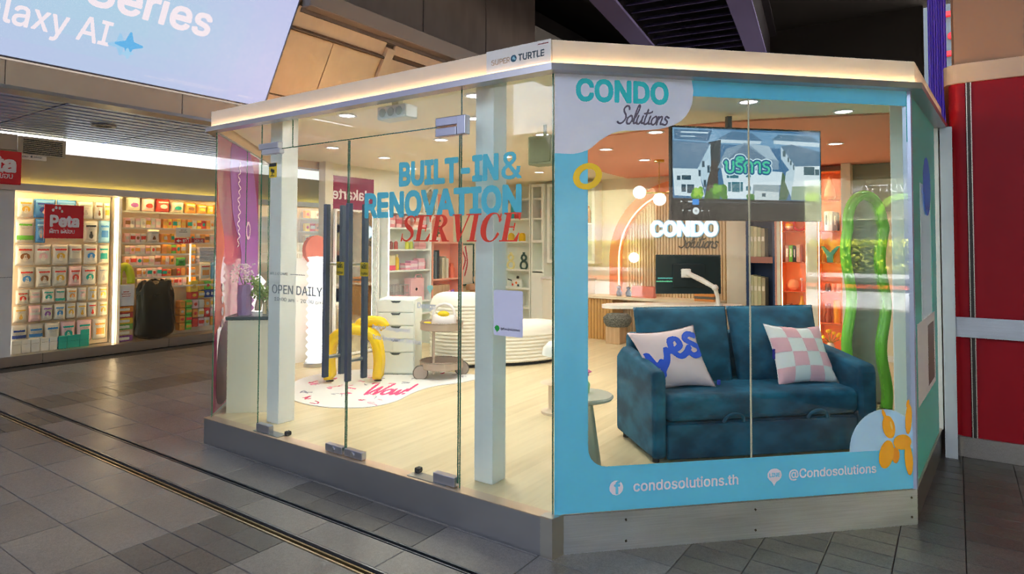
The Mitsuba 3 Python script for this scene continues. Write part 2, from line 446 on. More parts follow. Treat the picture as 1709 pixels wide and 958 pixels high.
tiles = []
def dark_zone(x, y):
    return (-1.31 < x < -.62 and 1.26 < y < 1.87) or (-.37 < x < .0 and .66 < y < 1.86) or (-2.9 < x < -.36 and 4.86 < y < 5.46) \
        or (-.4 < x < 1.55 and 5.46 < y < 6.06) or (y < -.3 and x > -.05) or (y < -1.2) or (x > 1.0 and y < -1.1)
ycuts = [-4.14 + .6 * i for i in range(21)]
xcuts = [-3.70 + .3 * i for i in range(11)]
cols = list(zip(xcuts[:-1], xcuts[1:])) + [(-.62, -.40)] + [(-.36 + .3 * i, -.06 + .3 * i) for i in range(17)]
for x0, x1 in cols:
    for y0, y1 in zip(ycuts[:-1], ycuts[1:]):
        if y1 > 8.29: y1 = 8.29
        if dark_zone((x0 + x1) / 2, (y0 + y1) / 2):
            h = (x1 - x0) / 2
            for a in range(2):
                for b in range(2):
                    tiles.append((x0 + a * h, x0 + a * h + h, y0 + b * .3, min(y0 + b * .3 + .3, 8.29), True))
        else:
            tiles.append((x0, x1, y0, y1, False))
near, far = [], []
for t in tiles:
    c = ((t[0] + t[1]) / 2, (t[2] + t[3]) / 2)
    if KBASE.contains(sbox(t[0], t[2], t[1], t[3])) or (c[0] > 3.1 and c[1] < -1.75):
        continue
    X, Y, Z = px_of((c[0], c[1], 0))
    (near if Z > .3 and -40 < X < 1750 and 380 < Y < 990 and not KBASE.contains(Point(c)) else far).append((Z, t))
near.sort()
far += near[300:]; near = near[:300]
tr = random.Random(3)
def tile_uv(t):
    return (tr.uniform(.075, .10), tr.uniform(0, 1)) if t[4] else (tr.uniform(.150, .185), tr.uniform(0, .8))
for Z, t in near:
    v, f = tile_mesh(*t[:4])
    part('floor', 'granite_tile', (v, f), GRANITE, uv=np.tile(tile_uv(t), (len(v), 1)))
vs, fs, uvs, n = [], [], [], 0
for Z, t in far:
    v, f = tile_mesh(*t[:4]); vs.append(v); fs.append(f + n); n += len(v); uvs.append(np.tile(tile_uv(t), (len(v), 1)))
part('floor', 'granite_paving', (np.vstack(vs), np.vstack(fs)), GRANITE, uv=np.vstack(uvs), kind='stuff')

k = thing('floor_track', 'twin-rail steel shutter track set into the granite floor, farther from the kiosk', 'floor track', kind='thing')
part(k, 'groove', bx(-.70, -.62, -4, 8.25, -.014, -.012), mat('2b2c30', .5))
for a, b, c in ((-.698, -.688, 'd8c9a8'), (-.668, -.658, '9d8b6c'), (-.632, -.622, '8d9099')):
    part(k, 'rail', bx(a, b, -4, 8.25, -.012, .002), mat(c, .3, .9))
k = thing('floor_track', 'narrow dark steel track in the floor running close to the kiosk plinth', 'floor track', kind='thing')
part(k, 'groove', bx(-.40, -.36, -4, 8.25, -.014, -.011), mat('1d1f24', .5))
for a, b in ((-.398, -.391), (-.369, -.362)):
    part(k, 'rail', bx(a, b, -4, 8.25, -.012, .002), mat('6d747c', .3, .9))

# ---- slatted metal ceiling in front of the pet shop
struct('ceiling', bx(-6, 6.5, 5.3, 8.35, 3.04, 3.1), mat('2a2c30', .6))
SLATM = mat('b4cbf2', .3, .6)
bays = [-5.67 + 1.37 * i for i in range(9)]
for x0, x1 in zip(bays[:-1], bays[1:]):
    for i in range(14):
        y0 = 5.52 + i * .196
        pm = rbox(x1 - x0 - .024, .178, .02, .005, 4); pm.apply_transform(trimesh.transformations.rotation_matrix(math.radians(2.2), [1, 0, 0])); pm.apply_translation([(x0 + x1) / 2, y0 + .098, 3.012])
        part('ceiling', 'metal_plank', pm, SLATM)
k = thing('ceiling_vent', 'round dark recessed vent in the slatted metal ceiling', 'vent')
part(k, 'rim', lathe([(.085, 2.985), (.13, 2.985), (.135, 2.999), (.09, 2.999)], 24, (.55, 6.6, 0)), mat('777c84', .4, .8))
part(k, 'grille', cat([bx(.55 - .09, .55 + .09, 6.6 + o - .006, 6.6 + o + .006, 2.988, 2.996) for o in np.linspace(-.07, .07, 7)] + [lathe([(0, 2.998), (.09, 2.998)], 24, (.55, 6.6, 0))]), mat('3a3d42', .5))

# beige beam below the screen, with joints
struct('beam', bx(-6, 7.5, 5.33, 5.5, 3.02, 3.26), mat('8a7a66', .7))
for i in range(8):
    part('beam', 'panel', rbx(-5.6 + i * 1.6, -4.006 + i * 1.6, 5.28, 5.33, 3.02, 3.25, .004, 4), mat('b3a28c', .55))
part('beam', 'edge_rail', bx(-6, 7.2, 5.25, 5.5, 2.985, 3.018), mat('8f969f', .35, .8))

# tilted soffit: led screen at left, warm cladding panels at right
tt = math.radians(30)
FT = Frame((1.79, 5.28, 3.27), (1, 0, 0), (0, -math.cos(tt), -math.sin(tt)))

def paint(layers, frame, d, k=1.0, grid=None):
    """flat screen picture: coloured areas side by side in one plane, the last on top"""
    vs, fs, cs, n, above = [], [], [], 0, None
    for poly, col in reversed(layers):
        vis = poly if above is None else poly.difference(above)
        above = poly if above is None else unary_union([above, poly])
        for g in getattr(vis, 'geoms', [vis]):
            if g.geom_type != 'Polygon' or g.area < 1e-7: continue
            v, f = trimesh.creation.triangulate_polygon(g, engine='earcut')
            vs.append(np.c_[v, np.full(len(v), d)]); fs.append(f + n); n += len(v)
            cs.append(np.tile(np.array(lin(col)) * k, (len(v), 1)))
    m = trimesh.Trimesh(np.vstack(vs), np.vstack(fs), process=False)
    v = m.vertices @ frame.M[:3, :3].T + frame.M[:3, 3]
    f = np.array(m.faces)
    nn = np.cross(v[f[:, 1]] - v[f[:, 0]], v[f[:, 2]] - v[f[:, 0]]) @ frame.n
    f[nn < 0] = f[nn < 0][:, ::-1]
    return (v, f), np.vstack(cs)

VC = {'type': 'area', 'radiance': {'type': 'mesh_attribute', 'name': 'vertex_color'}}
k = thing('advertising_screen', 'huge tilted pale blue advertising screen hanging above the pet shop', 'screen')
part(k, 'housing', FT.box(-7.5, 0.0, .0, 1.62, -.14, -.012), mat('2a2b31', .5))
part(k, 'bezel', FT.flat(sbox(-7.5, 0, 0.012, 1.62).difference(sbox(-7.49, .015, 0, 1.61)), -.012, .012), mat('55555e', .4))
lay = []
for i in range(30):
    for j in range(10):
        a, b = -7.49 + i * 7.49 / 30, .015 + j * .1595
        u, v = (a + 7.49) / 7.49, j / 9
        c0, c1, c2 = np.array([196, 200, 240]), np.array([180, 214, 236]), np.array([214, 206, 246])
        w = math.exp(-((u - .72) / .2) ** 2 - ((v - .45) / .5) ** 2)
        c = c0 * (1 - w) + c1 * w
        c = c + (c2 - c) * max(0, (u - .9) * 6) * (1 - v) * .6
        lay.append((sbox(a, b, a + 7.49 / 30 + .001, b + .1605), [float(x) / 255 for x in c]))
st = lambda t, s, z, h, w, e=0.0: fit(tp(t, False, e), s, z, h, w)
big = [fit(tp('S26 Series', True, .01), -3.01, .675, .30, 2.11), fit(tp('Galaxy AI', False, .02), -3.02, .315, .235, 1.2),
       fit(tp('#samsung.com', False), -.36, .085, .022, .19), fit(tp('Image simulated. Screen content for illustration only.', False), -1.2, .112, .011, .68),
       fit(tp('Features may differ by region and software version.', False), -1.42, .092, .011, .86)]
for p in big:
    lay.append((p, 'fbeff6'))
def star4(cx, cy, r, a):
    return saf.rotate(Polygon([(cx + (r if i % 2 == 0 else r * .34) * math.cos(i * math.pi / 4), cy + (r if i % 2 == 0 else r * .34) * math.sin(i * math.pi / 4)) for i in range(8)]), a).buffer(.012)
lay += [(star4(-1.72, .36, .10, 12), '9fd0f2'), (star4(-1.64, .375, .12, 5), '62b8ee'), (star4(-1.635, .285, .045, 12), 'a6d6f4')]
m, c = paint(lay, FT, 0.0, .92)
part(k, 'display', m, mat('111111'), color=c, em=dict(VC))

struct('wall_soffit', FT.box(.01, 9.0, -.02, 1.5, -.16, -.03), mat('4c3a2b', .8))
for s0, s1, z0, z1 in ((.012, .655, .21, 1.03), (.665, 1.48, .21, 1.03), (1.64, 3.2, .21, 1.06), (3.21, 4.8, .21, 1.06), (4.81, 6.4, .21, 1.06),
                       (.012, 1.5, .0, .19), (1.51, 3.1, 0, .19), (3.11, 4.7, 0, .19), (.012, 1.48, 1.08, 1.33), (1.64, 3.2, 1.13, 1.36), (3.21, 4.8, 1.13, 1.36), (4.81, 6.4, 1.13, 1.36)):
    part('wall_soffit', 'cladding_panel', FT.rbox(s0, s1, z0, z1, -.03, .0, .004), CLAD)
part('wall_soffit', 'pipe', FT.put(cyl((.0, 1.055, .03), (1.5, 1.055, .03), .018)), mat('3c3128', .6))
part('wall_soffit', 'post', FT.rbox(1.49, 1.63, .2, 1.2, -.03, .05), CLAD)

# concrete parapet above
struct('wall_concrete', cat([bx(1.85, 6.9, 4.62, 5.0, 4.36, 7.0), bx(-8, 1.85, 4.62, 5.0, 4.78, 7.0)]), CONCRETE)
for i in range(9):
    part('wall_concrete', 'panel', rbx(-6.6 + i * 1.5, -5.115 + i * 1.5, 4.56, 4.62, 4.66 if i > 5 else 4.80, 6.9, .006, 4), CONCRETE)
part('wall_concrete', 'ledge', rbx(1.85, 6.9, 4.46, 4.62, 4.40, 4.62, .01, 4), mat('837b75', .8))

# roof of the hall with steel girders
struct('roof', bx(-9, 13, -11.6, 20, 6.6, 6.9), mat('0d0d10', .8))
struct('ceiling_far', bx(-9, 13, 5.0, 20, 5.9, 6.2), mat('1a191b', .8))
a10 = math.radians(9)
G = Frame((5.5, 2.3, 5.2), (math.cos(a10), math.sin(a10), 0), (math.sin(a10), -math.cos(a10), 0))
STEELP = mat('6f6a9a', .5, .3)
for s, lab in ((-.2, 'dark steel roof girder left of the louvres above the kiosk'), (1.62, 'dark steel roof girder right of the louvres above the kiosk')):
    kk = thing('roof_girder', lab, 'girder')
    part(kk, 'web', G.box(-1.5, 7.5, .05, 1.3, s - .03, s + .03), mat('1a1922', .6))
    part(kk, 'flange', G.box(-1.5, 7.5, .0, .05, s - .17, s + .17), STEELP)
    part(kk, 'flange', G.box(-1.5, 7.5, 1.3, 1.36, s - .17, s + .17), mat('1a1922', .6))
kk = thing('roof_louvre', 'bank of dark slanted steel louvres between two roof girders', 'louvre')
for i in range(13):
    mm = rbox(.22, .012, 1.52, .005, 4); mm.apply_transform(trimesh.transformations.rotation_matrix(.5, [0, 0, 1]))
    part(kk, 'slat', G.put(mm, -.6 + i * .36, .18, .71), STEELP)

# ---- red clad block at right
def arc(cx, cy, r, a0, a1, n=8):
    return [(cx + r * math.cos(a), cy + r * math.sin(a)) for a in np.linspace(a0, a1, n)]
redplan = Polygon([(6.0, -6), (3.12, -6), (3.12, -1.775)] + arc(3.20, -1.775, .08, math.pi, math.pi / 2, 8) + [(6.0, -1.695)])
def plan(poly, z0, z1):
    m = extr(poly, z1 - z0); m.apply_translation([0, 0, z0]); return m
struct('wall_right', plan(redplan.buffer(-.02), 0, 2.86), mat('4a0a10', .6))
for y0, y1 in ((-3.0, -1.832), (-4.2, -3.03), (-5.4, -4.23)):
    part('wall_right', 'red_panel', bx(3.115, 3.14, y0, y1, .15, 2.845), RED)
part('wall_right', 'red_corner_panel', plan(redplan.difference(redplan.buffer(-.02)).intersection(sbox(3.0, -1.80, 5.9, -1.6)), .15, 2.86), RED, smooth=30)
for y in (-1.826, -3.015, -4.215):
    part('wall_right', 'joint_strip', bx(3.105, 3.12, y - .012, y + .022, .15, 2.86), mat('2b2422', .5))
    for o in (-.012, .015):
        part('wall_right', 'joint_edge', bx(3.10, 3.12, y + o, y + o + .007, .15, 2.86), mat('b3aaa0', .4, .5))
sk = plan(redplan.buffer(.025).difference(redplan.buffer(-.02)), 0, .15)
part('wall_right', 'skirting', sk, GRANITE, uv=np.tile((.24, .9), (len(sk.vertices), 1)))
part('wall_right', 'cap', plan(redplan.buffer(.03).difference(redplan.buffer(-.1)), 2.845, 2.99), mat('e6c3a4', .7))
struct('wall_right_upper', plan(Polygon([(6.0, -6), (3.16, -6), (3.16, -1.735), (6.0, -1.72)]), 2.98, 6.6), mat('b98f70', .75))
k = thing('handrail_band', 'flat brushed steel buffer band fixed across the red wall', 'rail')
part(k, 'band', plan(Polygon([(3.06, -6), (3.06, -1.72)] + arc(3.11, -1.72, .05, math.pi, math.pi * .6, 5) + [(3.10, -1.685), (3.075, -1.72), (3.075, -6)]), .905, 1.055), STEEL)
for y in (-2.6, -4.0):
    part(k, 'bracket', bx(3.07, 3.12, y - .02, y + .02, .98, 1.04), CHROME)

# end post of the kiosk side and the purple fabric behind
struct('column_end', bx(3.0, 3.1, -1.713, -1.634, 0, 2.5), mat('c3cbd0', .45))
def drapefn(n=26):
    y = np.linspace(-1.48, -1.67, n); x = 6.6 + .05 * np.sin(np.arange(n) * 1.9)
    v = [(a, b, z) for z in (2.8, 7.5) for a, b in zip(x, y)]
    f = []
    for i in range(n - 1):
        f += [[i, i + 1, n + i + 1], [i, n + i + 1, n + i]]
    v2 = [(a + .02, b, z) for a, b, z in v]
    return trimesh.Trimesh(np.array(v + v2), np.array(f + [[a + 2 * n, c + 2 * n, b + 2 * n] for a, b, c in f]), process=False)
one('fabric_banner', drapefn(), mat('a792ff', .7), 'tall folded violet fabric banner hanging between the kiosk and the red wall', 'banner', smooth=True)
k = thing('office_tower', 'pale distant building glimpsed above the red wall, with red signs', 'building')
part(k, 'facade', bx(24, 25, -5, 2, 0, 14), mat('4a545b', .6))
for i in range(6):
    part(k, 'mullion', bx(23.97, 24.0, -5 + i * .9, -4.95 + i * .9, 0, 14), mat('8b979f', .5))
for z in (6.6, 8.2, 9.6):
    part(k, 'red_fin', bx(23.8, 24.0, -2.4, -1.4, z, z + .16), mat('c4202a', .5))
for z in (7.4, 8.9):
    part(k, 'red_sign', ball((23.9, -1.75, z), .14, 1), mat('b51524', .5))

# ---- street side, behind the camera: seen mirrored in the glass
def hedge(x0, x1, seed):
    r = np.random.default_rng(seed); n = 3000
    P = np.c_[r.uniform(x0, x1, n), r.uniform(-16.1, -15.5, n), r.uniform(.97, 1.62, n)]
    side = r.integers(0, 2, n)
    P[side == 0, 1] = -15.5 + r.normal(0, .05, (side == 0).sum()); P[side == 1, 2] = 1.6 + r.normal(0, .05, (side == 1).sum())
    a, b = r.normal(0, 1, (n, 3)), r.normal(0, 1, (n, 3))
    a /= np.linalg.norm(a, axis=1)[:, None]; b -= a * (a * b).sum(1)[:, None]; b /= np.linalg.norm(b, axis=1)[:, None]
    v = np.stack([P - a * .075, P + b * .04, P + a * .075, P - b * .04], 1).reshape(-1, 3)
    i = np.arange(n)[:, None] * 4
    return trimesh.Trimesh(v, np.vstack([i + [0, 1, 2], i + [0, 2, 3]]), process=False)
for x0, x1, lab in ((-1.5, 1.4, 'clipped yellow-green hedge along the street, mirrored at right in the glass'), (-8.6, -5.3, 'clipped yellow-green hedge along the street, mirrored left of the screen')):
    k = thing('hedge', lab, 'hedge')
    part(k, 'foliage', cat([hedge(x0, x1, 1 if x0 > -2 else 2), bx(x0, x1, -16.05, -15.55, .88, 1.55)]), HEDGE)
struct('wall_street', bx(-14, 9, -16.2, -15.4, 0, .87), mat('d8d8d8', .6))
part('wall_street', 'dark_rail', bx(-14, 9, -15.4, -15.34, .66, .76), mat('3a3f45', .5))
part('wall_street', 'red_stripe', bx(-14, 9, -15.4, -15.36, .50, .60), mat('d8402c', .5))
struct('wall_pier', bx(-5.3, -1.5, -15.2, -14.4, 0, 6.6), mat('2b2a2c', .7))
k = thing('billboard', 'dark street billboard with white capitals, mirrored above the hedge', 'billboard')
FB = Frame((0, -17.3, 0), (-1, 0, 0), (0, 1, 0))
part(k, 'board', FB.box(-1.8, .9, 2.35, 3.5, -.2, 0), mat('3b4038', .6))
part(k, 'frame', FB.flat(sbox(-1.83, 2.32, .93, 3.53).difference(sbox(-1.77, 2.38, .87, 3.47)), -.02, .03), mat('55585a', .5))
part(k, 'lettering', FB.flat(fit(tp('LOUIS VUITTON', True), -1.65, 3.05, .2, 2.3), 0, .01), mat('f8f8f8', .5))
part(k, 'wave', FB.flat(brush([[(-1.3, 2.5), (-.9, 2.9), (-.3, 2.85), (0, 2.5)]], .16), 0, .01), mat('7fb555', .5))
struct('wall_street_far', bx(-16, 11, -18.2, -17.6, 0, 2.3), mat('e6e6e6', .7))
struct('wall_street_house', bx(-16, 11, -18.8, -18.3, 0, 9), mat('97a38c', .8))
struct('beam_edge', bx(-9, 13, -11.6, -11.2, 2.95, 6.6), mat('4a4e49', .8))
struct('wall_far', bx(12.8, 13, -1.25, 20, 0, 6.6), mat('0c0c0f', .8))
struct('wall_west', bx(-11.9, -11.5, -20, 24, 0, 4.6), mat('2f3640', .8))

# ================================================================ KIOSK SHELL
def ring(a, b, clip=None):
    r = KIOSK.buffer(a, join_style=2, mitre_limit=4).difference(KIOSK.buffer(b, join_style=2, mitre_limit=4))
    return r if clip is None else r.intersection(clip)
front_clip = sbox(-.5, -.02, .03, 3.23)
struct('floor_kiosk', plan(KIOSK.buffer(-.01), .0, .2), OAK)
# plinth: dark run under the doors, corner cover, brushed run under the vinyl, side run
k = thing('baseboard_front', kind='structure')
part(k, 'steel_sheet', bx(-.046, .0, .03, 3.23, 0, .198), mat('a3a5ab', .34, .9))
part(k, 'sill', bx(-.05, .03, .0, 3.235, .198, .203), mat('c9b39a', .35, .6))
k = thing('baseboard_corner', kind='structure')
part(k, 'cover', plan(Polygon([(-.049, .05), (-.049, -.022), (.035, -.106 + .065), (.04, .0), (0, .05)]), 0, .205), mat('b9b8b2', .3, .9))
for z in (.03, .17):
    part(k, 'screw', FC.put(cyl((.012, z, -.002), (.012, z, .012), .006)), mat('77746e', .4, .9))
k = thing('baseboard_chamfer', kind='structure')
part(k, 'steel_sheet', FC.box(.03, 2.145, 0, .198, -.03, .004), STEEL)
part(k, 'sill', FC.box(.0, 2.15, .198, .203, -.03, .006), mat('8c8f92', .35, .8))
for s in (.39, 1.13, 2.105):
    for z in (.045, .155):
        part(k, 'screw', FC.put(cyl((s, z, 0), (s, z, .008), .006)), mat('3d3a36', .5, .8))
k = thing('baseboard_side', kind='structure')
part(k, 'steel_sheet', FS.box(.0, 1.6, 0, .198, -.03, .004), mat('4c4c4e', .4, .8))
part(k, 'sill', FS.box(.0, 1.6, .198, .212, -.02, .012), mat('b8b4a6', .4, .7))
k = thing('baseboard_left', kind='structure')
part(k, 'steel_sheet', FQ.box(.0, 2.12, 0, .198, -.03, .02), mat('a3a5ab', .34, .9))
part(k, 'steel_sheet', bx(1.5, 6.1, 4.70, 4.74, 0, .198), mat('a3a5ab', .34, .9))

# light box fascia with its warm led strip
k = thing('fascia_light_box', 'cream fascia band with warm light washing up it, running around the kiosk top', 'fascia')
viewclip = sbox(-.5, -2, 3.12, 5.2)
part(k, 'panel', plan(ring(.036, .012, viewclip), 2.50, 2.664), mat('fbe2c6', .55))
part(k, 'lip', plan(ring(.073, -.01, viewclip), 2.497, 2.511), mat('b4b3bb', .3, .9))
part(k, 'lip_edge', plan(ring(.0735, .068, viewclip), 2.497, 2.533), mat('b4b3bb', .3, .9))
part(k, 'led_strip', plan(ring(.062, .052, viewclip), 2.512, 2.517), mat('ffe2b0'), em=emit([1.0, .62, .32], 20.0))
struct('roof_kiosk', plan(KIOSK.buffer(.010, join_style=2), 2.64, 2.652), mat('33302e', .8))
k = thing('shop_sign', 'small white sign with dark lettering fixed to the cream fascia beside the corner', 'sign')
FF = Frame((-.0385, 3.21, 0), (0, -1, 0), (-1, 0, 0))
part(k, 'plate', FF.box(2.80, 3.22, 2.548, 2.668, .002, .008), mat('ece6e0', .4))
part(k, 'lettering', FF.flat(fit(tp('SUPER', False, .01), 2.835, 2.585, .03, .125), .008, .0095), mat('b89b7c', .5))
part(k, 'emblem', FF.flat(Point(2.985, 2.602).buffer(.019), .008, .0095), mat('27506b', .5))
part(k, 'emblem', FF.flat(unary_union([Point(2.985, 2.604).buffer(.008), Point(2.995, 2.597).buffer(.005)]), .0095, .0105), mat('8fc0cf', .5))
part(k, 'lettering', FF.flat(fit(tp('TURTLE', True, .01), 3.015, 2.585, .034, .165), .008, .0095), mat('3a4652', .5))
part(k, 'accent_line', FF.flat(sbox(3.14, 2.648, 3.205, 2.653), .008, .0095), mat('8a4a48', .5))

for i, (x, y, w_, lab) in enumerate(((2.6, 4.1, 2.2, 'warm floodlight on the kiosk roof, at the end near the advertising screen'), (2.45, -1.38, .6, 'warm floodlight on the kiosk roof, at the end near the red wall'))):
    k = thing('roof_floodlight', lab, 'floodlight')
    part(k, 'housing', rbx(x - w_ / 2 - .02, x + w_ / 2 + .02, y - .06, y + .06, 2.652, 2.70, .005, 4), BLACK)
    part(k, 'lens', bx(x - w_ / 2, x + w_ / 2, y - .045, y + .045, 2.7005, 2.73), WHITE, em=emit([1.0, .55, .25], 60.0))
# ceiling
struct('ceiling_kiosk', plan(KIOSK.buffer(-.012), 2.60, 2.64), mat('f3ecd2', .6))
coral = Polygon([(5.95, -1.45), (2.75, -1.45)] + spline([(2.6, -1.06), (2.38, -.3), (2.34, .3), (2.40, .8), (2.55, 1.6), (2.9, 2.0), (3.6, 2.25), (4.6, 2.2)], 8).tolist() + [(5.95, 2.3)])
struct('ceiling_coral', plan(coral, 2.585, 2.601), mat('eda58c', .6))
LIGHTS = [(.46, 2.16), (1.75, 2.32), (1.55, 1.92), (1.12, 1.40), (2.05, 1.36), (.5, .92), (1.72, -.55), (2.45, -1.05), (2.42, .42), (3.1, 1.24), (4.1, 1.24), (4.0, -.78), (2.35, 3.72), (3.3, 4.2), (3.07, 2.5), (4.61, 3.02), (1.5, 3.6)]
LWHERE = ['above the left door hinge', 'beyond the left door, right one of a pair', 'beyond the left door, left one of a pair', 'above the right door hinge', 'at the left end of the coral ceiling, by the front glass', 'above the white square column by the corner', 'above the hanging screen', 'top right of the hanging screen', 'just left of the hanging screen', 'above the yellow ring, in the coral ceiling', 'over the gold pendant lamp', 'right of the hanging screen, in the coral ceiling', 'above the drawer cabinet', 'above the lit white shelf', 'above the red word SERVICE', 'above the white bookcase', 'above the wavy white floor lamp']
for (x, y), where_ in zip(LIGHTS, LWHERE):
    zc = 2.585 if coral.contains(Point(x, y)) else 2.60
    k = thing('downlight', 'round ceiling downlight ' + where_, 'ceiling light', 'recessed ceiling downlights of the kiosk')
    part(k, 'trim', lathe([(.058, zc - .001), (.075, zc - .001), (.077, zc - .006), (.06, zc - .008)], 20, (x, y, 0)), WHITE, smooth=30)
    d = lathe([(.0, zc - .004), (.058, zc - .004)], 20, (x, y, 0)); d.invert() if d.face_normals[0][2] > 0 else None
    part(k, 'diffuser', d, WHITE, em=emit([1.0, .96, .88], DOWNLIGHT))

# ---- glass
EDGE = mat('1d5a46', .15, spec=.6)
def pane(key, frame, s0, s1, z0, z1, d=0.0, edges='lr', kind='structure', label=None):
    k = thing(key, label, 'glass pane' if label else None, None, kind)
    part(k, 'pane', frame.quad(s0, s1, z0, z1, d), 'pane_glass')
    for c in edges:
        if c == 'l': part(k, 'edge', frame.box(s0, s0 + .006, z0, z1, d - .006, d - .001), EDGE)
        if c == 'r': part(k, 'edge', frame.box(s1 - .006, s1, z0, z1, d - .006, d - .001), EDGE)
        if c == 't': part(k, 'edge', frame.box(s0, s1, z1 - .006, z1, d - .006, d - .001), EDGE)
    return k
ZB, ZT = .203, 2.50
# front: fixed pane, left door leaf, right door leaf, transom, fixed pane
pane('window_1', FL, .0, .63, ZB, ZT, edges='lr')
TR = pane('window_2', FL, .635, 2.575, 2.292, ZT, edges='')
part(TR, 'edge', FL.box(.635, 2.575, 2.292, 2.298, -.006, -.001), EDGE)
part(TR, 'seam', FL.box(1.0, 1.004, 2.292, ZT, -.006, -.001), EDGE)
pane('window_3', FL, 2.58, 3.207, ZB, ZT, edges='lr')
D1 = pane('door_1', FL, .64, 1.607, .225, 2.287, edges='r')
D2 = pane('door_2', FL, 1.615, 2.572, .225, 2.287, edges='lr')
HINGE = mat('b9bccb', .25, .95)
def clamp(parent, s0, s1, z0, z1):
    part(parent, 'patch_fitting', FL.rbox(s0, s1, z0, z1, -.022, .022, .004), HINGE)
clamp(D1, .66, .88, 2.26, 2.30); clamp(TR, .62, .86, 2.30, 2.345); clamp(D2, 2.40, 2.56, 2.232, 2.284); clamp(TR, 2.40, 2.63, 2.293, 2.345); part(TR, 'patch_fitting', FL.rbox(2.565, 2.63, 2.232, 2.345, -.023, .023, .004), HINGE)
clamp(D1, .645, .80, .206, .262); clamp(D2, 2.40, 2.565, .206, .262)
for D, a, b in ((D1, 1.43, 1.60), (D2, 1.62, 1.79)):
    kk = part(D, 'floor_lock', FL.rbox(a, b, .206, .256, -.02, .02, .004), HINGE)
    part(kk, 'cylinder', FL.put(cyl(((a + b) / 2, .231, .02), ((a + b) / 2, .231, .03), .016, 16)), CHROME)
BAR = mat('626a7c', .35, .5)
for D, s in ((D2, 1.705), (D1, 1.482)):
    kk = part(D, 'handle', FL.rbox(s - .015, s + .015, .71, 1.86, .05, .086, .003), BAR)
    part(kk, 'inner_bar', FL.rbox(s - .015, s + .015, .71, 1.86, -.086, -.05, .003), BAR)
    for z in (.84, 1.46):
        part(kk, 'standoff', FL.put(cyl((s, z, -.06), (s, z, .06), .013, 10)), CHROME)
for s in (.93, 2.22):
    one('door_stop', FL.put(rbox(.035, .03, .04, .006, 6), s, .219, -.05), BLACK, 'small black rubber door stop on the sill, %s' % ('nearer the left hinge' if s < 1 else 'nearer the right hinge'), 'door stop')
for a in (.62, 2.2):
    part(D1 if a < 1 else D2, 'floor_plate', FL.box(a, a + .3, .203, .207, -.05, .03), mat('9aa0a0', .3, .9))
# chamfer panes
pane('window_4', FC, .005, 1.112, ZB, ZT, edges='l')
pane('window_5', FC, 1.118, 2.131, ZB, ZT, edges='')
part('window_4', 'silicone_joint', FC.box(1.112, 1.118, ZB, ZT, -.008, .001), mat('b9b6a4', .4))
# short side, left chamfer, left wall glass
pane('window_6', FS, .03, 1.56, ZB, ZT, edges='l')
pane('window_7', FQ, .0, 1.06, ZB, ZT, edges='lr')
pane('window_8', FQ, 1.065, 2.13, ZB, ZT, edges='lr')
pane('window_9', Frame((0, 4.72, 0), (-1, 0, 0), (0, 1, 0)), -2.25, -1.52, ZB, ZT, edges='lr')
FS2 = FS
part('window_6', 'corner_profile', FS.box(-.01, .05, ZB, ZT, -.03, .012), mat('b6c2da', .3, .5))
part('window_6', 'rear_profile', FS.box(1.50, 1.56, ZB, ZT, -.02, .02), mat('d8dcd6', .4))
# white square columns just inside the glass
def column(key, x, y, a=.135, rot=0.0):
    m = rbox(a, a, 2.4, .006, 6); m.apply_transform(trimesh.transformations.rotation_matrix(rot, [0, 0, 1])); m.apply_translation([x, y, 1.4])
    struct(key, m, mat('eef1f0', .35))
column('column_1', .215, .57, .135)
column('column_2', .255, 2.66, .15)
column('column_3', 1.93, -1.43, .09)

# rear and left walls of the kiosk
CREAM = mat('f3ecd0', .6)
struct('wall_rear', bx(6.0, 6.1, -1.69, 4.72, .2, 2.6), CREAM)
struct('wall_left', bx(2.2, 6.0, 4.665, 4.70, .2, 2.6), CREAM)
struct('wall_side', bx(3.13, 6.0, -1.5, -1.44, .2, 2.6), mat('9aa294', .6))
struct('baseboard_rear', bx(5.985, 6.0, -1.4, 4.6, .2, .27), WHITE)
for a, b in ((3.02, 3.55), (2.45, 3.0)):
    part('wall_rear', 'white_panel', rbx(5.97, 6.0, a, b, .28, 1.04, .004, 4), mat('eeeadd', .5))

# ================================================================ VINYL ON THE GLASS
TURQ, LAV = mat('5fc8ee', .35, spec=.5), mat('dfe4f8', .4, spec=.5)
opening = unary_union([rrect(.185, .435, 2.3, 2.41, .10), sbox(.6, 1.0, 2.3, 2.41), sbox(.185, 1.0, 1.0, 2.41), sbox(1.9, .435, 2.3, 1.0)])
k = thing('vinyl_frame', 'turquoise vinyl border with rounded opening on the angled window', 'vinyl sticker')
part(k, 'border', FC.flat(sbox(.004, .205, 2.13, 2.498).difference(opening), .0015, .0025), TURQ)
part(k, 'corner_strip', FC.flat(sbox(2.115, 2.2, 2.131, 2.498), .0015, .0025), mat('37b3b6', .35, spec=.5))
blob = Polygon([(.004, 2.498), (.775, 2.498)] + spline([(.785, 2.44), (.77, 2.35), (.71, 2.27), (.6, 2.225), (.46, 2.21), (.35, 2.2), (.26, 2.155), (.19, 2.10), (.11, 2.075), (.004, 2.075)], 8).tolist())
part(k, 'pale_cloud', FC.flat(blob, .0026, .0034), LAV)
hill = unary_union([Point(1.935, .44).buffer(.222, 24), Point(2.18, .47).buffer(.17, 24)]).intersection(sbox(1.6, .432, 2.131, .9))
part(k, 'pale_hill', FC.flat(hill, .0026, .0034), mat('a9d3f4', .4))
def letters(parent, frame, poly, d0, d1, m, name='letter'):
    gs = sorted(getattr(poly, 'geoms', [poly]), key=lambda g: g.bounds[0])
    for g in gs:
        part(parent, name, frame.flat(g, d0, d1), m)
k = thing('window_logo', 'turquoise CONDO with handwritten Solutions below, on the pale cloud sticker', 'logo')
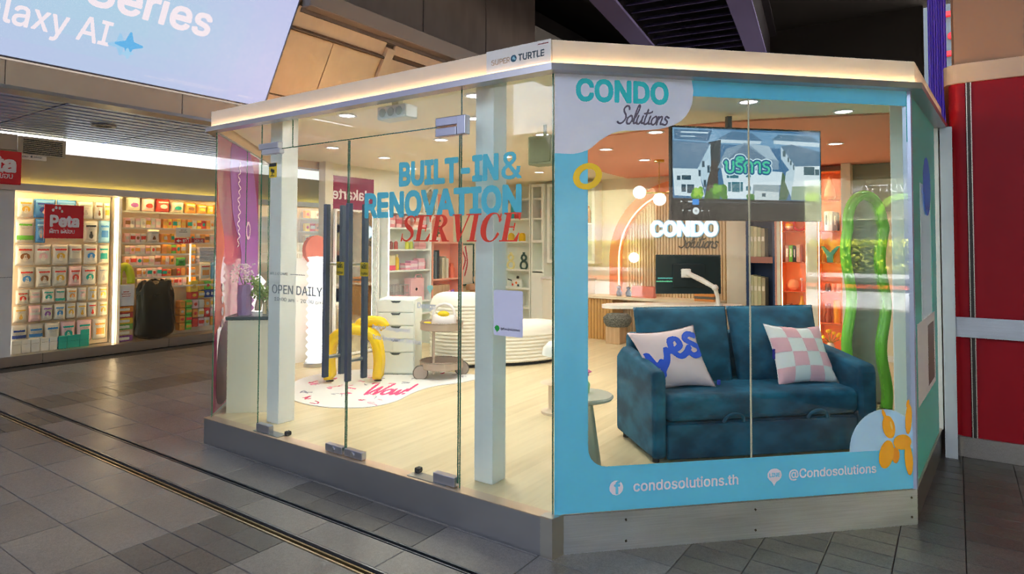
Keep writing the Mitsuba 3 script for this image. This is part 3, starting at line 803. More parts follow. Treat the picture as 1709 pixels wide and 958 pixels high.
letters(k, FC, fit(tp('CONDO', True, .035), .12, 2.362, .108, .52), .0036, .0046, mat('2cc4cf', .4))
part(k, 'handwriting', FC.flat(fit(script('Solutions', .22, .3), .345, 2.245, .044, .30), .0036, .0046), mat('5b5570', .5), label='dark handwritten word Solutions')
k = thing('yellow_ring', 'yellow doughnut ring sticker overlapping the left border of the window', 'vinyl sticker')
ringp = saf.translate(saf.rotate(saf.scale(Point(0, 0).buffer(1, 24), .082, .068), 25).difference(saf.rotate(saf.scale(Point(0, 0).buffer(1, 24), .048, .036), 35)), .183, 1.957)
part(k, 'ring', FC.flat(ringp, .0036, .0046), mat('fbd22a', .4))
# flat printed balloon dog
k = thing('balloon_dog_sticker', 'orange balloon dog sticker in the lower right corner of the window', 'vinyl sticker')
OR, OR2, OR3 = mat('fbac1c', .35), mat('f09414', .35), mat('fdcf70', .35)
el = lambda cx, cy, a, b, r=0: saf.translate(saf.rotate(saf.scale(Point(0, 0).buffer(1, 16), a, b), r), cx, cy)
dog = [('front_leg', el(2.035, .40, .025, .045, 0), OR2, 0), ('hind_leg', el(1.975, .408, .046, .08, -14), OR, 1), ('body', el(2.08, .472, .058, .043), OR, 1),
       ('neck', el(1.992, .562, .039, .066, 14), OR, 2), ('nose', el(1.962, .636, .010, .028, 22), OR, 3), ('hind_leg', el(2.118, .375, .026, .092, 5), OR, 3), ('tail', el(2.122, .60, .021, .085, -4), OR, 2), ('tail_tip', el(2.118, .69, .009, .022, -14), OR, 2)]
for nme, p, m, lv in dog:
    part(k, nme, FC.flat(saf.translate(p, -.03, 0).intersection(sbox(1.5, 0, 2.14, 3)), .0052 + lv * .0008, .0058 + lv * .0008), m)
part(k, 'highlight', FC.flat(el(1.978, .57, .006, .025, 14), .0078, .0082), OR3)
# contact lines
k = thing('contact_line', 'white social network icon and condosolutions.th on the turquoise border', 'lettering')
part(k, 'roundel', FC.flat(Point(.338, .322).buffer(.038, 16), .0036, .0044), mat('efe7f5', .4))
part(k, 'icon', FC.flat(fit(tp('f', True, .02), .325, .293, .06), .0046, .0052), TURQ)
letters(k, FC, fit(tp('condosolutions.th', True), .432, .298, None, .60), .0036, .0044, mat('efe7f5', .4))
k = thing('contact_line', 'white chat bubble icon and @Condosolutions at right on the turquoise border', 'lettering')
bub = unary_union([el(1.248, .333, .043, .036), Polygon([(1.225, .305), (1.262, .302), (1.245, .275)])])
part(k, 'bubble', FC.flat(bub, .0036, .0044), mat('efe7f5', .4))
part(k, 'icon', FC.flat(fit(tp('LINE', True), 1.216, .324, None, .064), .0046, .0052), TURQ)
letters(k, FC, fit(tp('@Condosolutions', True), 1.335, .310, None, .545), .0036, .0044, mat('efe7f5', .4))

# words on the front glass
SIGNB, SIGNR = mat('5cc6da', .4), mat('ee4632', .4)
k = thing('window_lettering', 'turquoise capitals BUILT-IN & RENOVATION and red SERVICE on the door glass', 'lettering')
letters(k, FL, fit(tp('BUILT-IN', True, .045), 2.085, 1.963, .132, .77), .003, .0042, SIGNB)
part(k, 'ampersand', FL.flat(fit(tp('&', False, .01), 2.875, 1.957, .145, .135), .003, .0042), SIGNB)
letters(k, FL, fit(tp('RENOVATION', True, .045), 1.775, 1.772, .142, 1.235), .003, .0042, SIGNB)
sw = serif_word('SERVICE'); x1 = max(g.bounds[2] for g in sw); x0 = min(g.bounds[0] for g in sw)
for g in sw:
    g = saf.translate(saf.scale(saf.translate(g, -x0, 0), .905 / (x1 - x0), .158, origin=(0, 0)), 2.105, 1.612)
    part(k, 'letter', FL.flat(g, .0046, .0058), SIGNR, label='red serif letter')
k = thing('opening_hours', 'thin grey WELCOME, OPEN DAILY and opening hours on the left door', 'lettering')
GREY = mat('7f878d', .5)
part(k, 'welcome', FL.flat(fit(tp('WELCOME', False), .76, 1.367, .018, .215), .003, .004), GREY)
part(k, 'line', FL.flat(sbox(1.0, 1.372, 1.17, 1.376), .003, .004), GREY)
letters(k, FL, fit(tp('OPEN DAILY', False, .01), .79, 1.232, .062, .57), .003, .004, GREY)
part(k, 'hours', FL.flat(fit(tp('10:00 am - 20:00 pm', False), .82, 1.178, .026, .54), .003, .004), GREY)
k = thing('service_text', 'small pale lines of text Project Management and Total Investment Service, low on the right door', 'lettering')
for i, (t_, w_) in enumerate((('Design', .24), ('Project Management', .33), ('Total Investment Service', .42))):
    part(k, 'line', FL.flat(fit(tp(t_, True), 1.86 if i else 2.25, (1.21, 1.055, .99)[i], None, w_ * (.6 if i == 0 else 1)), .003, .0038), mat('dfe3ea', .5))
k = thing('contact_sticker', 'pale square sticker with green chat icon and @Condosolutions on the fixed glass', 'sticker')
part(k, 'card', FL.flat(rrect(2.825, 1.095, 3.02, 1.345, .012), .003, .0042), mat('e2e2fb', .4))
part(k, 'icon', FL.flat(unary_union([Point(2.85, 1.135).buffer(.016), Polygon([(2.842, 1.123), (2.858, 1.123), (2.85, 1.112)])]), .0044, .0052), mat('2fa84a', .4))
part(k, 'lettering', FL.flat(fit(tp('@Condosolutions', True), 2.874, 1.128, None, .13), .0044, .0052), mat('4b4a63', .5))
YEL = mat('e6c21a', .4)
k = thing('camera_sticker', 'yellow security camera warning sticker with black header at the upper door hinge', 'sticker')
part(k, 'card', FL.flat(rrect(.735, 2.085, .825, 2.195, .006), -.006 + .009, -.004 + .009), YEL)
part(k, 'header', FL.flat(sbox(.737, 2.168, .823, 2.193), .0055, .0065), BLACK)
part(k, 'symbol', FL.flat(unary_union([saf.rotate(sbox(.755, 2.125, .80, 2.148), -20), sbox(.768, 2.10, .776, 2.13), sbox(.75, 2.095, .80, 2.10)]), .0055, .0065), BLACK)
for s, D, lab in ((1.74, 'pho', 'yellow push sticker on the right door, reading PUSH below Thai script'), (1.505, 'x', 'yellow push sticker on the left door beside its handle')):
    k = thing('push_sticker', lab, 'sticker')
    part(k, 'card', FL.flat(rrect(s, 1.385, s + .075, 1.475, .005), .003, .004), mat('c9ae2c', .4))
    part(k, 'word', FL.flat(unary_union([fit(thai('pho lo han ko', .2), s + .012, 1.435, .025, .05), fit(tp('PUSH', True), s + .01, 1.395, None, .055)]), .0042, .005), mat('2f3b2c', .5))

# pink banner on the left chamfer, seen through the front
k = thing('pink_banner', 'magenta and purple vinyl banner with white script on the far left glass', 'banner')
q = lambda a: 2.134 - a          # distance from the front corner -> s of FQ
part(k, 'sheet', FQ.flat(sbox(q(1.62), .21, q(.06), 2.495), .002, .003), mat('b3186f', .45))
part(k, 'purple_wave', FQ.flat(Polygon(spline([(q(.5), 2.49), (q(.55), 1.9), (q(.9), 1.5), (q(.8), 1.1), (q(1.3), .8), (q(1.6), .9), (q(1.6), 1.8), (q(1.2), 2.49)], 8, True)).intersection(sbox(q(1.62), .21, q(.06), 2.495)), -.002, -.001), mat('8d4a9e', .45))
part(k, 'coral_wave', FQ.flat(Polygon([(q(.06), 2.1)] + spline([(q(.12), 1.9), (q(.3), 1.6), (q(.2), 1.3), (q(.35), 1.0), (q(.06), .85)], 8).tolist()), -.002, -.001), mat('d4604f', .45))
part(k, 'plum_patch', FQ.flat(Polygon(spline([(q(.2), .8), (q(.5), .9), (q(.8), .5), (q(.5), .25), (q(.15), .3)], 8, True)), -.002, -.001), mat('5f0f42', .45))
FQi = Frame((0, 3.21, 0), (R2, R2, 0), (R2, -R2, 0))
sc_ = saf.rotate(fit(brush([[(i * .22, .5 + .45 * math.sin(i * 1.7) + .2 * math.sin(i * .61)) for i in range(40)]], .14), 0, 0, .09, .8), -90, origin=(0, 0))
part(k, 'script', FQi.flat(saf.translate(sc_, .72, 2.36), .006, .007), mat('f4d9ec', .5))
part(k, 'emblem', FQi.flat(Point(1.15, 1.72).buffer(.09).difference(Point(1.15, 1.72).buffer(.06)), .006, .007), mat('e8bfe0', .5))
for z in (1.22, 1.12, 1.02, .92):
    part(k, 'dot', FQi.flat(Point(.26, z).buffer(.035), .006, .007), mat('fbeef6', .5))
# maroon banner with mirrored white letters on the left wall
k = thing('maroon_banner', 'maroon banner with mirrored white lettering above the standing mirror', 'banner')
part(k, 'sheet', FK.box(2.22, 3.05, 2.02, 2.45, .0, .01), mat('8a2a4c', .5))
part(k, 'lettering', FK.flat(saf.scale(fit(tp('Jakarte', True), 2.36, 2.16, .13, .62), -1, 1, origin=(2.67, 0)), .01, .013), mat('f4eef2', .5))
# stickers on the short side glass
k = thing('side_vinyl', 'turquoise and white vinyl panel with a blue oval on the short right side', 'vinyl sticker')
part(k, 'sheet', FS.flat(sbox(.06, .21, 1.39, 2.49).difference(sbox(.45, 1.05, 1.1, 2.0)), .002, .003), mat('4fb3a6', .4))
part(k, 'oval', FS.flat(el(.85, 2.0, .22, .2), .0035, .0045), mat('2f6fd0', .4))
part(k, 'white_sheet', FS.flat(sbox(.2, .62, 1.2, 1.12), .0035, .0045), mat('d8d6d2', .5))
part(k, 'photo', FS.flat(sbox(.75, .66, 1.12, 1.06), .0046, .0055), mat('6b5d5a', .5))

# ================================================================ INSIDE THE KIOSK
FB2 = Frame(CH(0, 0, 0), (R2, -R2, 0), (-R2, -R2, 0))      # chamfer axes: s, z, d negative = inwards
def fc(s0, s1, z0, z1, d0, d1, r=.02, seg=8):
    return FB2.put(rbx(s0, s1, z0, z1, -d1, -d0, r, seg))

# ---- sofa
CH0 = CH
CH = lambda s, d, z: CH0(s - .035, d, z)
FB2 = Frame(CH(0, 0, 0), (R2, -R2, 0), (-R2, -R2, 0))
k = thing('sofa', 'dark teal velvet two-seat sofa bed behind the turquoise framed window', 'sofa')
part(k, 'base', fc(.93, 2.30, .235, .45, .645, 1.28, .012), VELVET, smooth=40)
part(k, 'drawer_front', fc(.935, 2.295, .225, .445, .615, .655, .012), VELVET, smooth=40)
part(k, 'seat', fc(.925, 2.305, .462, .635, .60, 1.16, .05, 16), VELVET, smooth=40)
def loop_handle(s, w=.14):
    pts = [CH(s + w / 2 * math.cos(a), .597 - .02 * math.sin(a), .455 + .055 * math.sin(a)) for a in np.linspace(0, math.pi, 13)]
    return tube(pts, .011, 8)
part(k, 'pull_loop', loop_handle(1.38), VELVET, smooth=True)
part(k, 'pull_loop', loop_handle(1.98), VELVET, smooth=True)
def arm(s0, s1):
    # sloping top: higher at the back
    prof = [(-.60, .235), (-.60, .76), (-.64, .79), (-1.0, .84), (-1.18, .86), (-1.30, .80), (-1.30, .235)]
    sp = m3.Manifold.sphere(.03, 10)
    q = m3.Manifold.batch_hull([sp.translate([s, z + (-.03 if z > .5 else .03), d + (.03 if d < -1.2 else -.03 if d > -.62 else 0)]) for d, z in prof for s in (s0 + .03, s1 - .03)])
    return FB2.put(tm(q))
part(k, 'armrest', arm(.83, .925), VELVET, smooth=40)
part(k, 'armrest', arm(2.305, 2.44), VELVET, smooth=40)
part(k, 'backrest', fc(.90, 2.33, .30, .95, 1.17, 1.30, .03), VELVET, smooth=40)
def backcushion(s0, s1, seed):
    c = [CH(s0 + .02, .99, .60), CH(s1 - .0, .99, .60), CH(s1 + .015, 1.13, 1.145), CH(s0, 1.13, 1.145)]
    fn = cushion_fn(c, .19, np.array([-R2, -R2, .25]) / 1.03, 0, .0)
    r = np.random.default_rng(seed)
    def g(u, v, side):
        p = fn(u, v, side)
        w = (meshkit.fbm(np.stack([u * 3 + seed, v * 3, u * 0], -1), 3, seed) - .5) * .05
        return p + w[..., None] * np.array([-R2, -R2, 0]) * (np.clip(u * (1 - u) * v * (1 - v) * 16, 0, 1))[..., None]
    return surf_grid(g, 28, 24)
part(k, 'back_cushion', backcushion(.90, 1.60, 2), VELVET, smooth=True)
part(k, 'back_cushion', backcushion(1.62, 2.31, 5), VELVET, smooth=True)
for s in (.88, 2.38):
    for d in (.68, 1.22):
        part(k, 'foot', cyl(CH(s, d, .2), CH(s, d, .24), .022), BLACK)

PN = np.array([-R2, -R2, .45]); PN /= np.linalg.norm(PN)
def pillow(key, c, thick, label, m):
    kk = thing(key, label, 'cushion')
    fn = cushion_fn(c, thick, PN, 0, .10)
    part(kk, 'cover', surf_grid(fn, 20, 20), m, smooth=True)
    return kk, cushion_fn(c, thick, PN, .0025, .10)
k, fn = pillow('cushion', [CH(.925, .80, .625), CH(1.365, .80, .635), CH(1.30, 1.0, 1.03), CH(.80, .985, .985)], .15, 'pale pink cushion printed with a big blue word yes, on the sofa', mat('f0d6dc', .8))
yes = unary_union([LineString(spline(p, 8)).buffer(.05) for p in (
    [(.05, .56), (.1, .40), (.17, .37), (.22, .42)], [(.37, .62), (.3, .42), (.2, .28), (.18, .2)],
    [(.36, .58), (.5, .60), (.62, .68), (.6, .8), (.5, .78), (.46, .6), (.54, .48), (.66, .52), (.76, .62)],
    [(.93, .82), (.82, .86), (.75, .77), (.85, .68), (.95, .62), (.93, .52), (.8, .48), (.72, .56)])]).intersection(sbox(.02, .02, .98, .98))
part(k, 'printed_word', drape(yes, fn, .05), mat('2a55d8', .6), smooth=True)
part(k, 'tag', fc(1.375, 1.40, .645, .68, .80, .81, .004, 4), mat('2a3fb8', .7))
k, fn = pillow('cushion', [CH(1.83, .80, .625), CH(2.30, .80, .625), CH(2.29, 1.0, 1.0), CH(1.83, .985, 1.03)], .17, 'pink and white chequered cushion at the right end of the sofa', mat('f1eef0', .8))
PK = mat('f0b9c6', .8)
for i in range(4):
    for j in range(4):
        if (i + j) % 2 == 0:
            part(k, 'check', drape(sbox(i / 4 + .002, j / 4 + .002, i / 4 + .248, j / 4 + .248), fn, .06), PK, smooth=True)
part(k, 'tag', fc(1.815, 1.835, .80, .87, .84, .85, .004, 4), mat('25259a', .7))

CH = CH0
# ---- round side table with flowers and white mushroom lamp
k = thing('side_table', 'round grey side table on a conical foot, at the left end of the sofa', 'table')
part(k, 'top', lathe([(0, .605), (.13, .605), (.175, .62), (.185, .635), (.175, .645), (0, .645)], 40, (.762, .232, 0)), mat('a9aea4', .3), smooth=30)
part(k, 'foot', lathe([(0, .2), (.105, .2), (.105, .215), (.05, .605), (0, .605)], 32, (.762, .232, 0)), mat('8c9187', .4), smooth=30)
k = thing('flower_pot', 'pink and violet flowers in a small green glass pot on the grey side table', 'flowers')
fx, fy = .80, .25
part(k, 'pot', lathe([(0, .645), (.03, .645), (.036, .70), (.028, .715), (0, .715)], 16, (fx, fy, 0)), mat('8fc6a0', .2), smooth=40)
fr_ = random.Random(4)
for c in ('d85a9e', 'a05bb0', 'e58bb8', 'c04a8a', 'b77ac4', 'd96fa8', '9a4f9c'):
    a, r_ = fr_.uniform(0, 6.28), fr_.uniform(.005, .035)
    p = (fx + r_ * math.cos(a), fy + r_ * math.sin(a), .745 + fr_.uniform(0, .04))
    part(k, 'blossom', cat([ball(p, .012, 1)] + [ball((p[0] + .012 * math.cos(b), p[1] + .012 * math.sin(b), p[2]), .009, 1, (1, 1, .5)) for b in np.arange(6) * 1.05]), mat(c, .6))
    part(k, 'stem', cyl((fx, fy, .70), p, .003, 5), mat('4f8a4a', .6))
k = thing('mushroom_lamp', 'white domed lamp on a stool behind the grey side table', 'lamp')
part(k, 'shade', lathe([(0.0, .80), (.06, .785), (.10, .74), (.115, .68), (.09, .675), (0, .68)], 24, (1.72, 1.02, 0)), mat('eef0ea', .4), smooth=40)
part(k, 'stem', cyl((1.72, 1.02, .45), (1.72, 1.02, .68), .03), mat('e8e6e0', .4), smooth=40)
part(k, 'stool', lathe([(0, .2), (.12, .2), (.12, .22), (.06, .24), (.06, .43), (.13, .45), (0, .45)], 20, (1.72, 1.02, 0)), mat('d9c8b0', .5), smooth=30)

# ---- ceiling hung screen
k = thing('television', 'large black screen hung from the ceiling, playing an aerial film of white houses', 'television')
TVF = Frame(CH(0, 1.2, 0), (R2, -R2, 0), (-R2, -R2, 0))
TVF.e = TVF.e
def tvp(x, y):       # the film's own picture coordinates
    return (1.205 + (x - 45) / 1205 * 1.225, 2.478 - (y - 130) / 752 * .69)
part(k, 'case', TVF.rbox(1.195, 2.44, 1.778, 2.488, -.05, -.004, .006), BLACK)
part(k, 'pole', TVF.box(1.68, 1.715, 2.4, 2.584, -.09, -.05), mat('55585c', .4, .7))
P_ = lambda *a: Polygon([tvp(a[i], a[i + 1]) for i in range(0, len(a), 2)])
B_ = lambda x0, y0, x1, y1: P_(x0, y0, x1, y0, x1, y1, x0, y1)
LV = [(B_(47, 135, 1248, 878), '3f6f9a'), (P_(47, 135, 1248, 160, 1248, 300, 47, 240), '6f9cc2'), (P_(60, 150, 360, 150, 330, 240, 60, 230), '4a6f92'), (P_(400, 220, 520, 150, 680, 160, 770, 225), '4f7699'), (P_(840, 215, 900, 165, 1180, 170, 1245, 220), '587b98'),
      (P_(860, 215, 1245, 225, 1245, 260, 860, 245), 'c6d8e6'), (P_(410, 222, 760, 226, 750, 252, 420, 250), 'c3d6e6'), (P_(330, 250, 430, 225, 420, 460, 330, 660), '26303a'), (P_(350, 400, 400, 390, 410, 690, 300, 700), '4a3f3c'),
      (P_(47, 250, 345, 260, 250, 470, 47, 470), '5f7f9e'), (P_(345, 260, 240, 475, 290, 560, 350, 440), 'aecbe0'), (P_(47, 470, 250, 470, 300, 700, 60, 690), 'd3e4f0'), (P_(240, 470, 330, 380, 345, 480, 300, 640), 'bdd6e8')]
for a in ((80, 530, 108, 565), (118, 525, 190, 562), (115, 600, 150, 660), (160, 600, 215, 670), (278, 405, 298, 455), (320, 440, 340, 500), (290, 560, 310, 620), (250, 480, 268, 530)):
    LV.append((B_(*a), '2a4a5e'))
LV += [(P_(400, 460, 470, 300, 620, 245, 820, 270, 900, 390, 900, 460), '7f9ab3'), (P_(480, 390, 620, 255, 800, 370, 640, 400), '66809b'), (P_(650, 250, 820, 265, 890, 380, 800, 370), 'a8bfd2'),
       (P_(430, 460, 930, 480, 930, 590, 690, 600, 680, 710, 470, 710), 'd9e8f4'), (P_(690, 590, 905, 590, 900, 715, 690, 715), '8fa3ad'), (P_(700, 640, 900, 650, 900, 718, 700, 718), 'c9d6dc')]
for a in ((475, 505, 495, 540), (500, 505, 570, 540), (630, 500, 670, 530), (485, 575, 508, 650), (515, 572, 580, 655), (585, 572, 605, 650), (630, 605, 670, 640)):
    LV.append((B_(*a), '2f6f82'))
LV += [(P_(930, 480, 1010, 600, 960, 715, 900, 715), '4f6b52'), (P_(920, 265, 1010, 245, 1240, 300, 1240, 430, 1040, 430), '5e7c98'), (P_(920, 265, 1040, 430, 1030, 520, 920, 370), 'b9cfe0'), (P_(1040, 430, 1245, 420, 1245, 600, 1000, 610), 'dfeaf2'), (P_(960, 480, 1040, 430, 1000, 690, 950, 560), 'c2d6e4'),
       (P_(1010, 600, 1245, 590, 1245, 715, 1000, 715), '8ea58e')]
for a in ((935, 300, 958, 350), (975, 355, 988, 395), (995, 380, 1008, 420), (1020, 415, 1030, 460), (1110, 430, 1200, 500), (760, 660, 790, 690), (1205, 450, 1240, 500)):
    LV.append((B_(*a), '4c6470'))
def tree_(cx, cy, r, sd):
    rr = random.Random(sd)
    return unary_union([Point(*tvp(cx + rr.uniform(-r, r), cy + rr.uniform(-r, r))).buffer(rr.uniform(.3, .6) * r / 1000) for _ in range(26)])
LV += [(tree_(245, 670, 38, 1), '5f9e2a'), (tree_(245, 660, 24, 11), '9acb3c'), (tree_(405, 650, 52, 2), '3f7d28'), (tree_(400, 635, 26, 12), '74b03a'), (tree_(330, 690, 26, 3), '2f5f22'), (tree_(665, 700, 24, 4), '3c7c30'), (tree_(1180, 700, 40, 5), '86b834')]
tw = fit(thai('bo ro ii ko aa ro', .2), *tvp(455, 488), .078, .38)
LV += [(tw.buffer(.020), 'd4e9f4'), (tw.buffer(.012), '1d5f8c'), (tw, '45c9a2')]
LV += [(P_(47, 712, 1248, 722, 1248, 878, 47, 878), '16181c'), (B_(165, 738, 1100, 743), '55606a'), (B_(200, 718, 252, 765), '2f8fe8'), (Point(*tvp(228, 815)).buffer(.027), 'e4ecf2'), (B_(222, 805, 226, 825), '444444'), (B_(232, 805, 236, 825), '444444'),
       (P_(108, 730, 108, 748, 124, 739), 'e8eef2'), (B_(165, 733, 200, 745), 'c8d2da'), (B_(168, 808, 188, 818), 'b8c2c8'), (P_(270, 806, 270, 820, 290, 813), 'c8d2da'), (P_(325, 806, 325, 820, 338, 813), 'c8d2da'), (Point(*tvp(125, 812)).buffer(.006), 'c8d2da'),
       (B_(1115, 742, 1175, 752), '9aa4aa'), (B_(110, 165, 330, 178), 'c4d8e8'), (B_(110, 200, 225, 210), 'b4cce0')]
m_, c_ = paint(LV, TVF, -.003, .95)
part(k, 'display', m_, mat('0a0a0a'), color=c_, em=dict(VC))

# ---- tall wavy mirror with green frame
k = thing('wavy_mirror', 'tall standing mirror in a wavy bright green frame, right of the sofa', 'mirror')
FM = Frame((3.30, -1.10, .2), (.87, -.5, .0), (-.5, -.87, 0.0))
GREEN = mat('6cbf3a', .3, spec=.5)
zz = np.linspace(.0, 1.55, 24)
def side_(sx, ph): return [(sx + .035 * math.sin(z * 8.2 + ph), z) for z in zz]
Lp, Rp = side_(-.24, 0), side_(.20, .6)
topa = [(-.02 + .22 * math.cos(a), 1.58 + .24 * math.sin(a)) for a in np.linspace(math.pi - .1, .1, 12)]
outl = Lp + topa + Rp[::-1]
part(k, 'glass', FM.flat(Polygon(outl).buffer(0), .0, .004), 'mirror_silver')
part(k, 'backing', FM.flat(Polygon(outl).buffer(0), -.03, -.004), mat('4d4a44', .7))
pl = spline(outl, 3)
for d, nm in ((.01, 'frame'),):
    part(k, nm, FM.put(tube(np.c_[pl, np.full(len(pl), d)], .042, 10)), GREEN, smooth=True)
part(k, 'strut', tube([FM.pt(.05, .9, -.05), FM.pt(.15, .02, -.40)], .015, 8), BLACK)
def curtain(n=18):
    x, y = np.linspace(3.2, 4.3, n), -1.36 + .03 * np.sin(np.arange(n) * 1.7)
    v = np.array([(a, b, z) for z in (.22, 2.58) for a, b in zip(x, y)])
    return trimesh.Trimesh(v, np.array([f for i in range(n - 1) for f in ([i, n + i + 1, i + 1], [i, n + i, n + i + 1])]), process=False)
one('grey_curtain', curtain(), mat('7b8a86', .8), 'grey-green curtain along the right side wall beside the wavy mirror', 'curtain', smooth=True)
struct('trim_blind', bx(5.93, 5.97, -1.43, -.70, 2.0, 2.58), mat('8d9a8b', .7))

# ---- boucle sofa, ribbed
def ribbed(poly, z0, z1, rib, rtop=.06):
    ring_ = np.array(poly.segmentize(.05).exterior.coords)[:-1]
    n = len(ring_)
    t = np.roll(ring_, -1, 0) - np.roll(ring_, 1, 0); t /= np.linalg.norm(t, axis=1)[:, None]
    nr = np.c_[t[:, 1], -t[:, 0]]
    if poly.exterior.is_ccw is False: nr = -nr
    prof = []
    m = max(1, round((z1 - rtop - z0) / rib)); h = (z1 - rtop - z0) / m
    for i in range(m):
        for q in (0, .25, .5, .75):
            prof.append((z0 + (i + q) * h, .014 * math.sin(math.pi * q) - .002))
    for a in np.linspace(0, math.pi / 2, 6):
        prof.append((z1 - rtop + rtop * math.sin(a), -rtop * (1 - math.cos(a)) * 1.3))
    vs = [np.c_[ring_ + nr * o, np.full(n, z)] for z, o in prof]
    v = np.vstack(vs); f = []
    for i in range(len(prof) - 1):
        a = i * n + np.arange(n); b = i * n + (np.arange(n) + 1) % n
        f += [np.c_[a, b, b + n], np.c_[a, b + n, a + n]]
    c = ring_.mean(0)
    v = np.vstack([v, [*c, z1 + .012]]); a = (len(prof) - 1) * n + np.arange(n); b = (len(prof) - 1) * n + (np.arange(n) + 1) % n
    f.append(np.c_[a, b, np.full(n, len(v) - 1)])
    return trimesh.Trimesh(v, np.vstack(f), process=False)
BOUCLE = mat('f4f0e2', .85, spec=.15)
k = thing('ribbed_sofa', 'cream ribbed bouclé sofa of rounded blocks in the middle of the kiosk', 'sofa')
A_ = Polygon(spline([(2.66, 3.25), (2.62, 2.95), (2.80, 2.72), (3.10, 2.66), (3.30, 2.85), (3.22, 3.2), (3.0, 3.45)], 8, True))
B2 = Polygon(spline([(3.02, 2.78), (3.04, 2.55), (3.30, 2.33), (3.65, 2.20), (3.95, 2.28), (4.05, 2.6), (3.75, 2.95), (3.35, 3.05)], 8, True))
part(k, 'tall_block', ribbed(A_, .24, 1.02, .04, .10), BOUCLE, smooth=50)
part(k, 'seat_block', ribbed(B2, .24, .66, .04, .10), BOUCLE, smooth=50)
part(k, 'plinth', plan(unary_union([A_, B2]).buffer(-.05), .2, .25), mat('2e2f30', .6))

# ---- yellow ribbed bench figure
k = thing('yellow_bench', 'glossy yellow bench shaped like a ribbed arch with a looped back, near the doors', 'bench')
YE = mat('f3cf1f', .3, spec=.5)
o_ = np.array([1.56, 3.30, .2]); e_ = np.array([.50, -.62, 0]); e_ /= np.linalg.norm(e_); w_ = np.array([e_[1] * -1, e_[0], 0])
archp = spline([(-.24, .045), (-.25, .25), (-.19, .46), (0, .53), (.19, .46), (.25, .25), (.24, .045)], 6)
for i in range(4):
    part(k, 'rib', tube([o_ + e_ * a + w_ * (-.09 + i * .06) + np.array([0, 0, z]) for a, z in archp], .047, 10), YE, smooth=True)
loop = spline([(.02, .50), (.05, .575), (.14, .60), (.25, .59), (.30, .53)], 6)
part(k, 'backrest_loop', tube([o_ + w_ * .06 + e_ * a + np.array([0, 0, z]) for a, z in loop], .055, 12), YE, smooth=True)
for a in (-.24, .24):
    part(k, 'glide', cyl(o_ + e_ * a, o_ + e_ * a + np.array([0, 0, .01]), .04, 12), BLACK)

# ---- drawer cabinet and what stands on it
k = thing('drawer_cabinet', 'white cabinet of five drawers with dark cut-out grips', 'cabinet')
FD = Frame((1.915, 3.355, .2), (.55, -.835, 0), (-.835, -.55, 0))
part(k, 'body', FD.rbox(0, .41, .01, .80, -.44, .0, .004), mat('e4ebe4', .45))
zs = [.02, .245, .385, .525, .665, .795]
for z0, z1 in zip(zs[:-1], zs[1:]):
    kk = part(k, 'drawer', FD.rbox(.012, .398, z0 + .004, z1 - .004, .0, .018, .003), mat('e9efe8', .45))
    part(kk, 'grip', FD.flat(Polygon([(.15, z1 - .006), (.26, z1 - .006), (.24, z1 - .028), (.17, z1 - .028)]), .0181, .0205), mat('3f4a4e', .5))
part(k, 'plinth', FD.box(.0, .41, .0, .012, -.44, .005), mat('8f9a9a', .5))

# white open shelf with lit edge
def shelf_unit(key, label, x0, x1, y0, y1, z0, z1, zs, m, axis='y'):
    k = thing(key, label, 'shelf')
    t = .022
    part(k, 'side_panel', bx(x0, x0 + t, y0, y1, z0, z1) if axis == 'y' else bx(x0, x1, y0, y0 + t, z0, z1), m)
    part(k, 'side_panel', bx(x1 - t, x1, y0, y1, z0, z1) if axis == 'y' else bx(x0, x1, y1 - t, y1, z0, z1), m)
    part(k, 'back_panel', bx(x0, x1, y1 - .012, y1, z0, z1) if axis == 'y' else bx(x1 - .012, x1, y0, y1, z0, z1), m)
    for z in zs:
        part(k, 'shelf_board', bx(x0 + t, x1 - t, y0 + .005, y1 - .012, z, z + t) if axis == 'y' else bx(x0 + .005, x1 - .012, y0 + t, y1 - t, z, z + t), m)
    return k
SH1 = [.62, .79, 1.22, 1.50, 1.79, 2.0]
k = shelf_unit('display_shelf', 'white open shelf with lit left edge behind the drawer cabinet', 3.02, 3.86, 4.34, 4.61, .2, 2.04, SH1, mat('e6ede6', .5))
part(k, 'led_strip', bx(3.02, 3.04, 4.333, 4.339, .25, 2.02), WHITE, em=emit([1, .92, .85], 5))
PEACH = mat('f2b196', .55)
k = shelf_unit('display_shelf', 'peach open shelf left of the cream sofa', 3.90, 4.58, 4.36, 4.61, .2, 1.62, [.39, .76, 1.07, 1.60], PEACH)
part(k, 'wood_box', rbx(3.94, 4.3, 4.375, 4.58, .785, 1.0, .004, 4), WOOD)
def thing_on(name, label, catg, group=None): return thing(name, label, catg, group)
def jar(x, y, z, r, h, c, label, name='jar', capc=None):
    k = thing_on(name, label, name)
    part(k, 'body', lathe([(0, z), (r, z), (r, z + h * .75), (r * .55, z + h * .85), (r * .55, z + h), (0, z + h)], 14, (x, y, 0)), mat(c, .3), smooth=35)
    part(k, 'lid', lathe([(0, z + h * .88), (r * .6, z + h * .88), (r * .6, z + h * 1.06), (0, z + h * 1.06)], 14, (x, y, 0)), mat(capc or 'f4e6e6', .35), smooth=35)
def carton(x, y, z, w, d, h, c, label, name='box', catg='box', bandc=None, group=None):
    k = thing(name, label, catg, group)
    part(k, 'body', rbx(x - w / 2, x + w / 2, y - d / 2, y + d / 2, z, z + h, .003, 4), mat(c, .5))
    if bandc:
        part(k, 'label_band', bx(x - w / 2 - .0015, x + w / 2 + .0015, y - d / 2 - .0015, y + d / 2, z + h * .3, z + h * .65), mat(bandc, .5))
    return k
t = .022
yk = 4.43
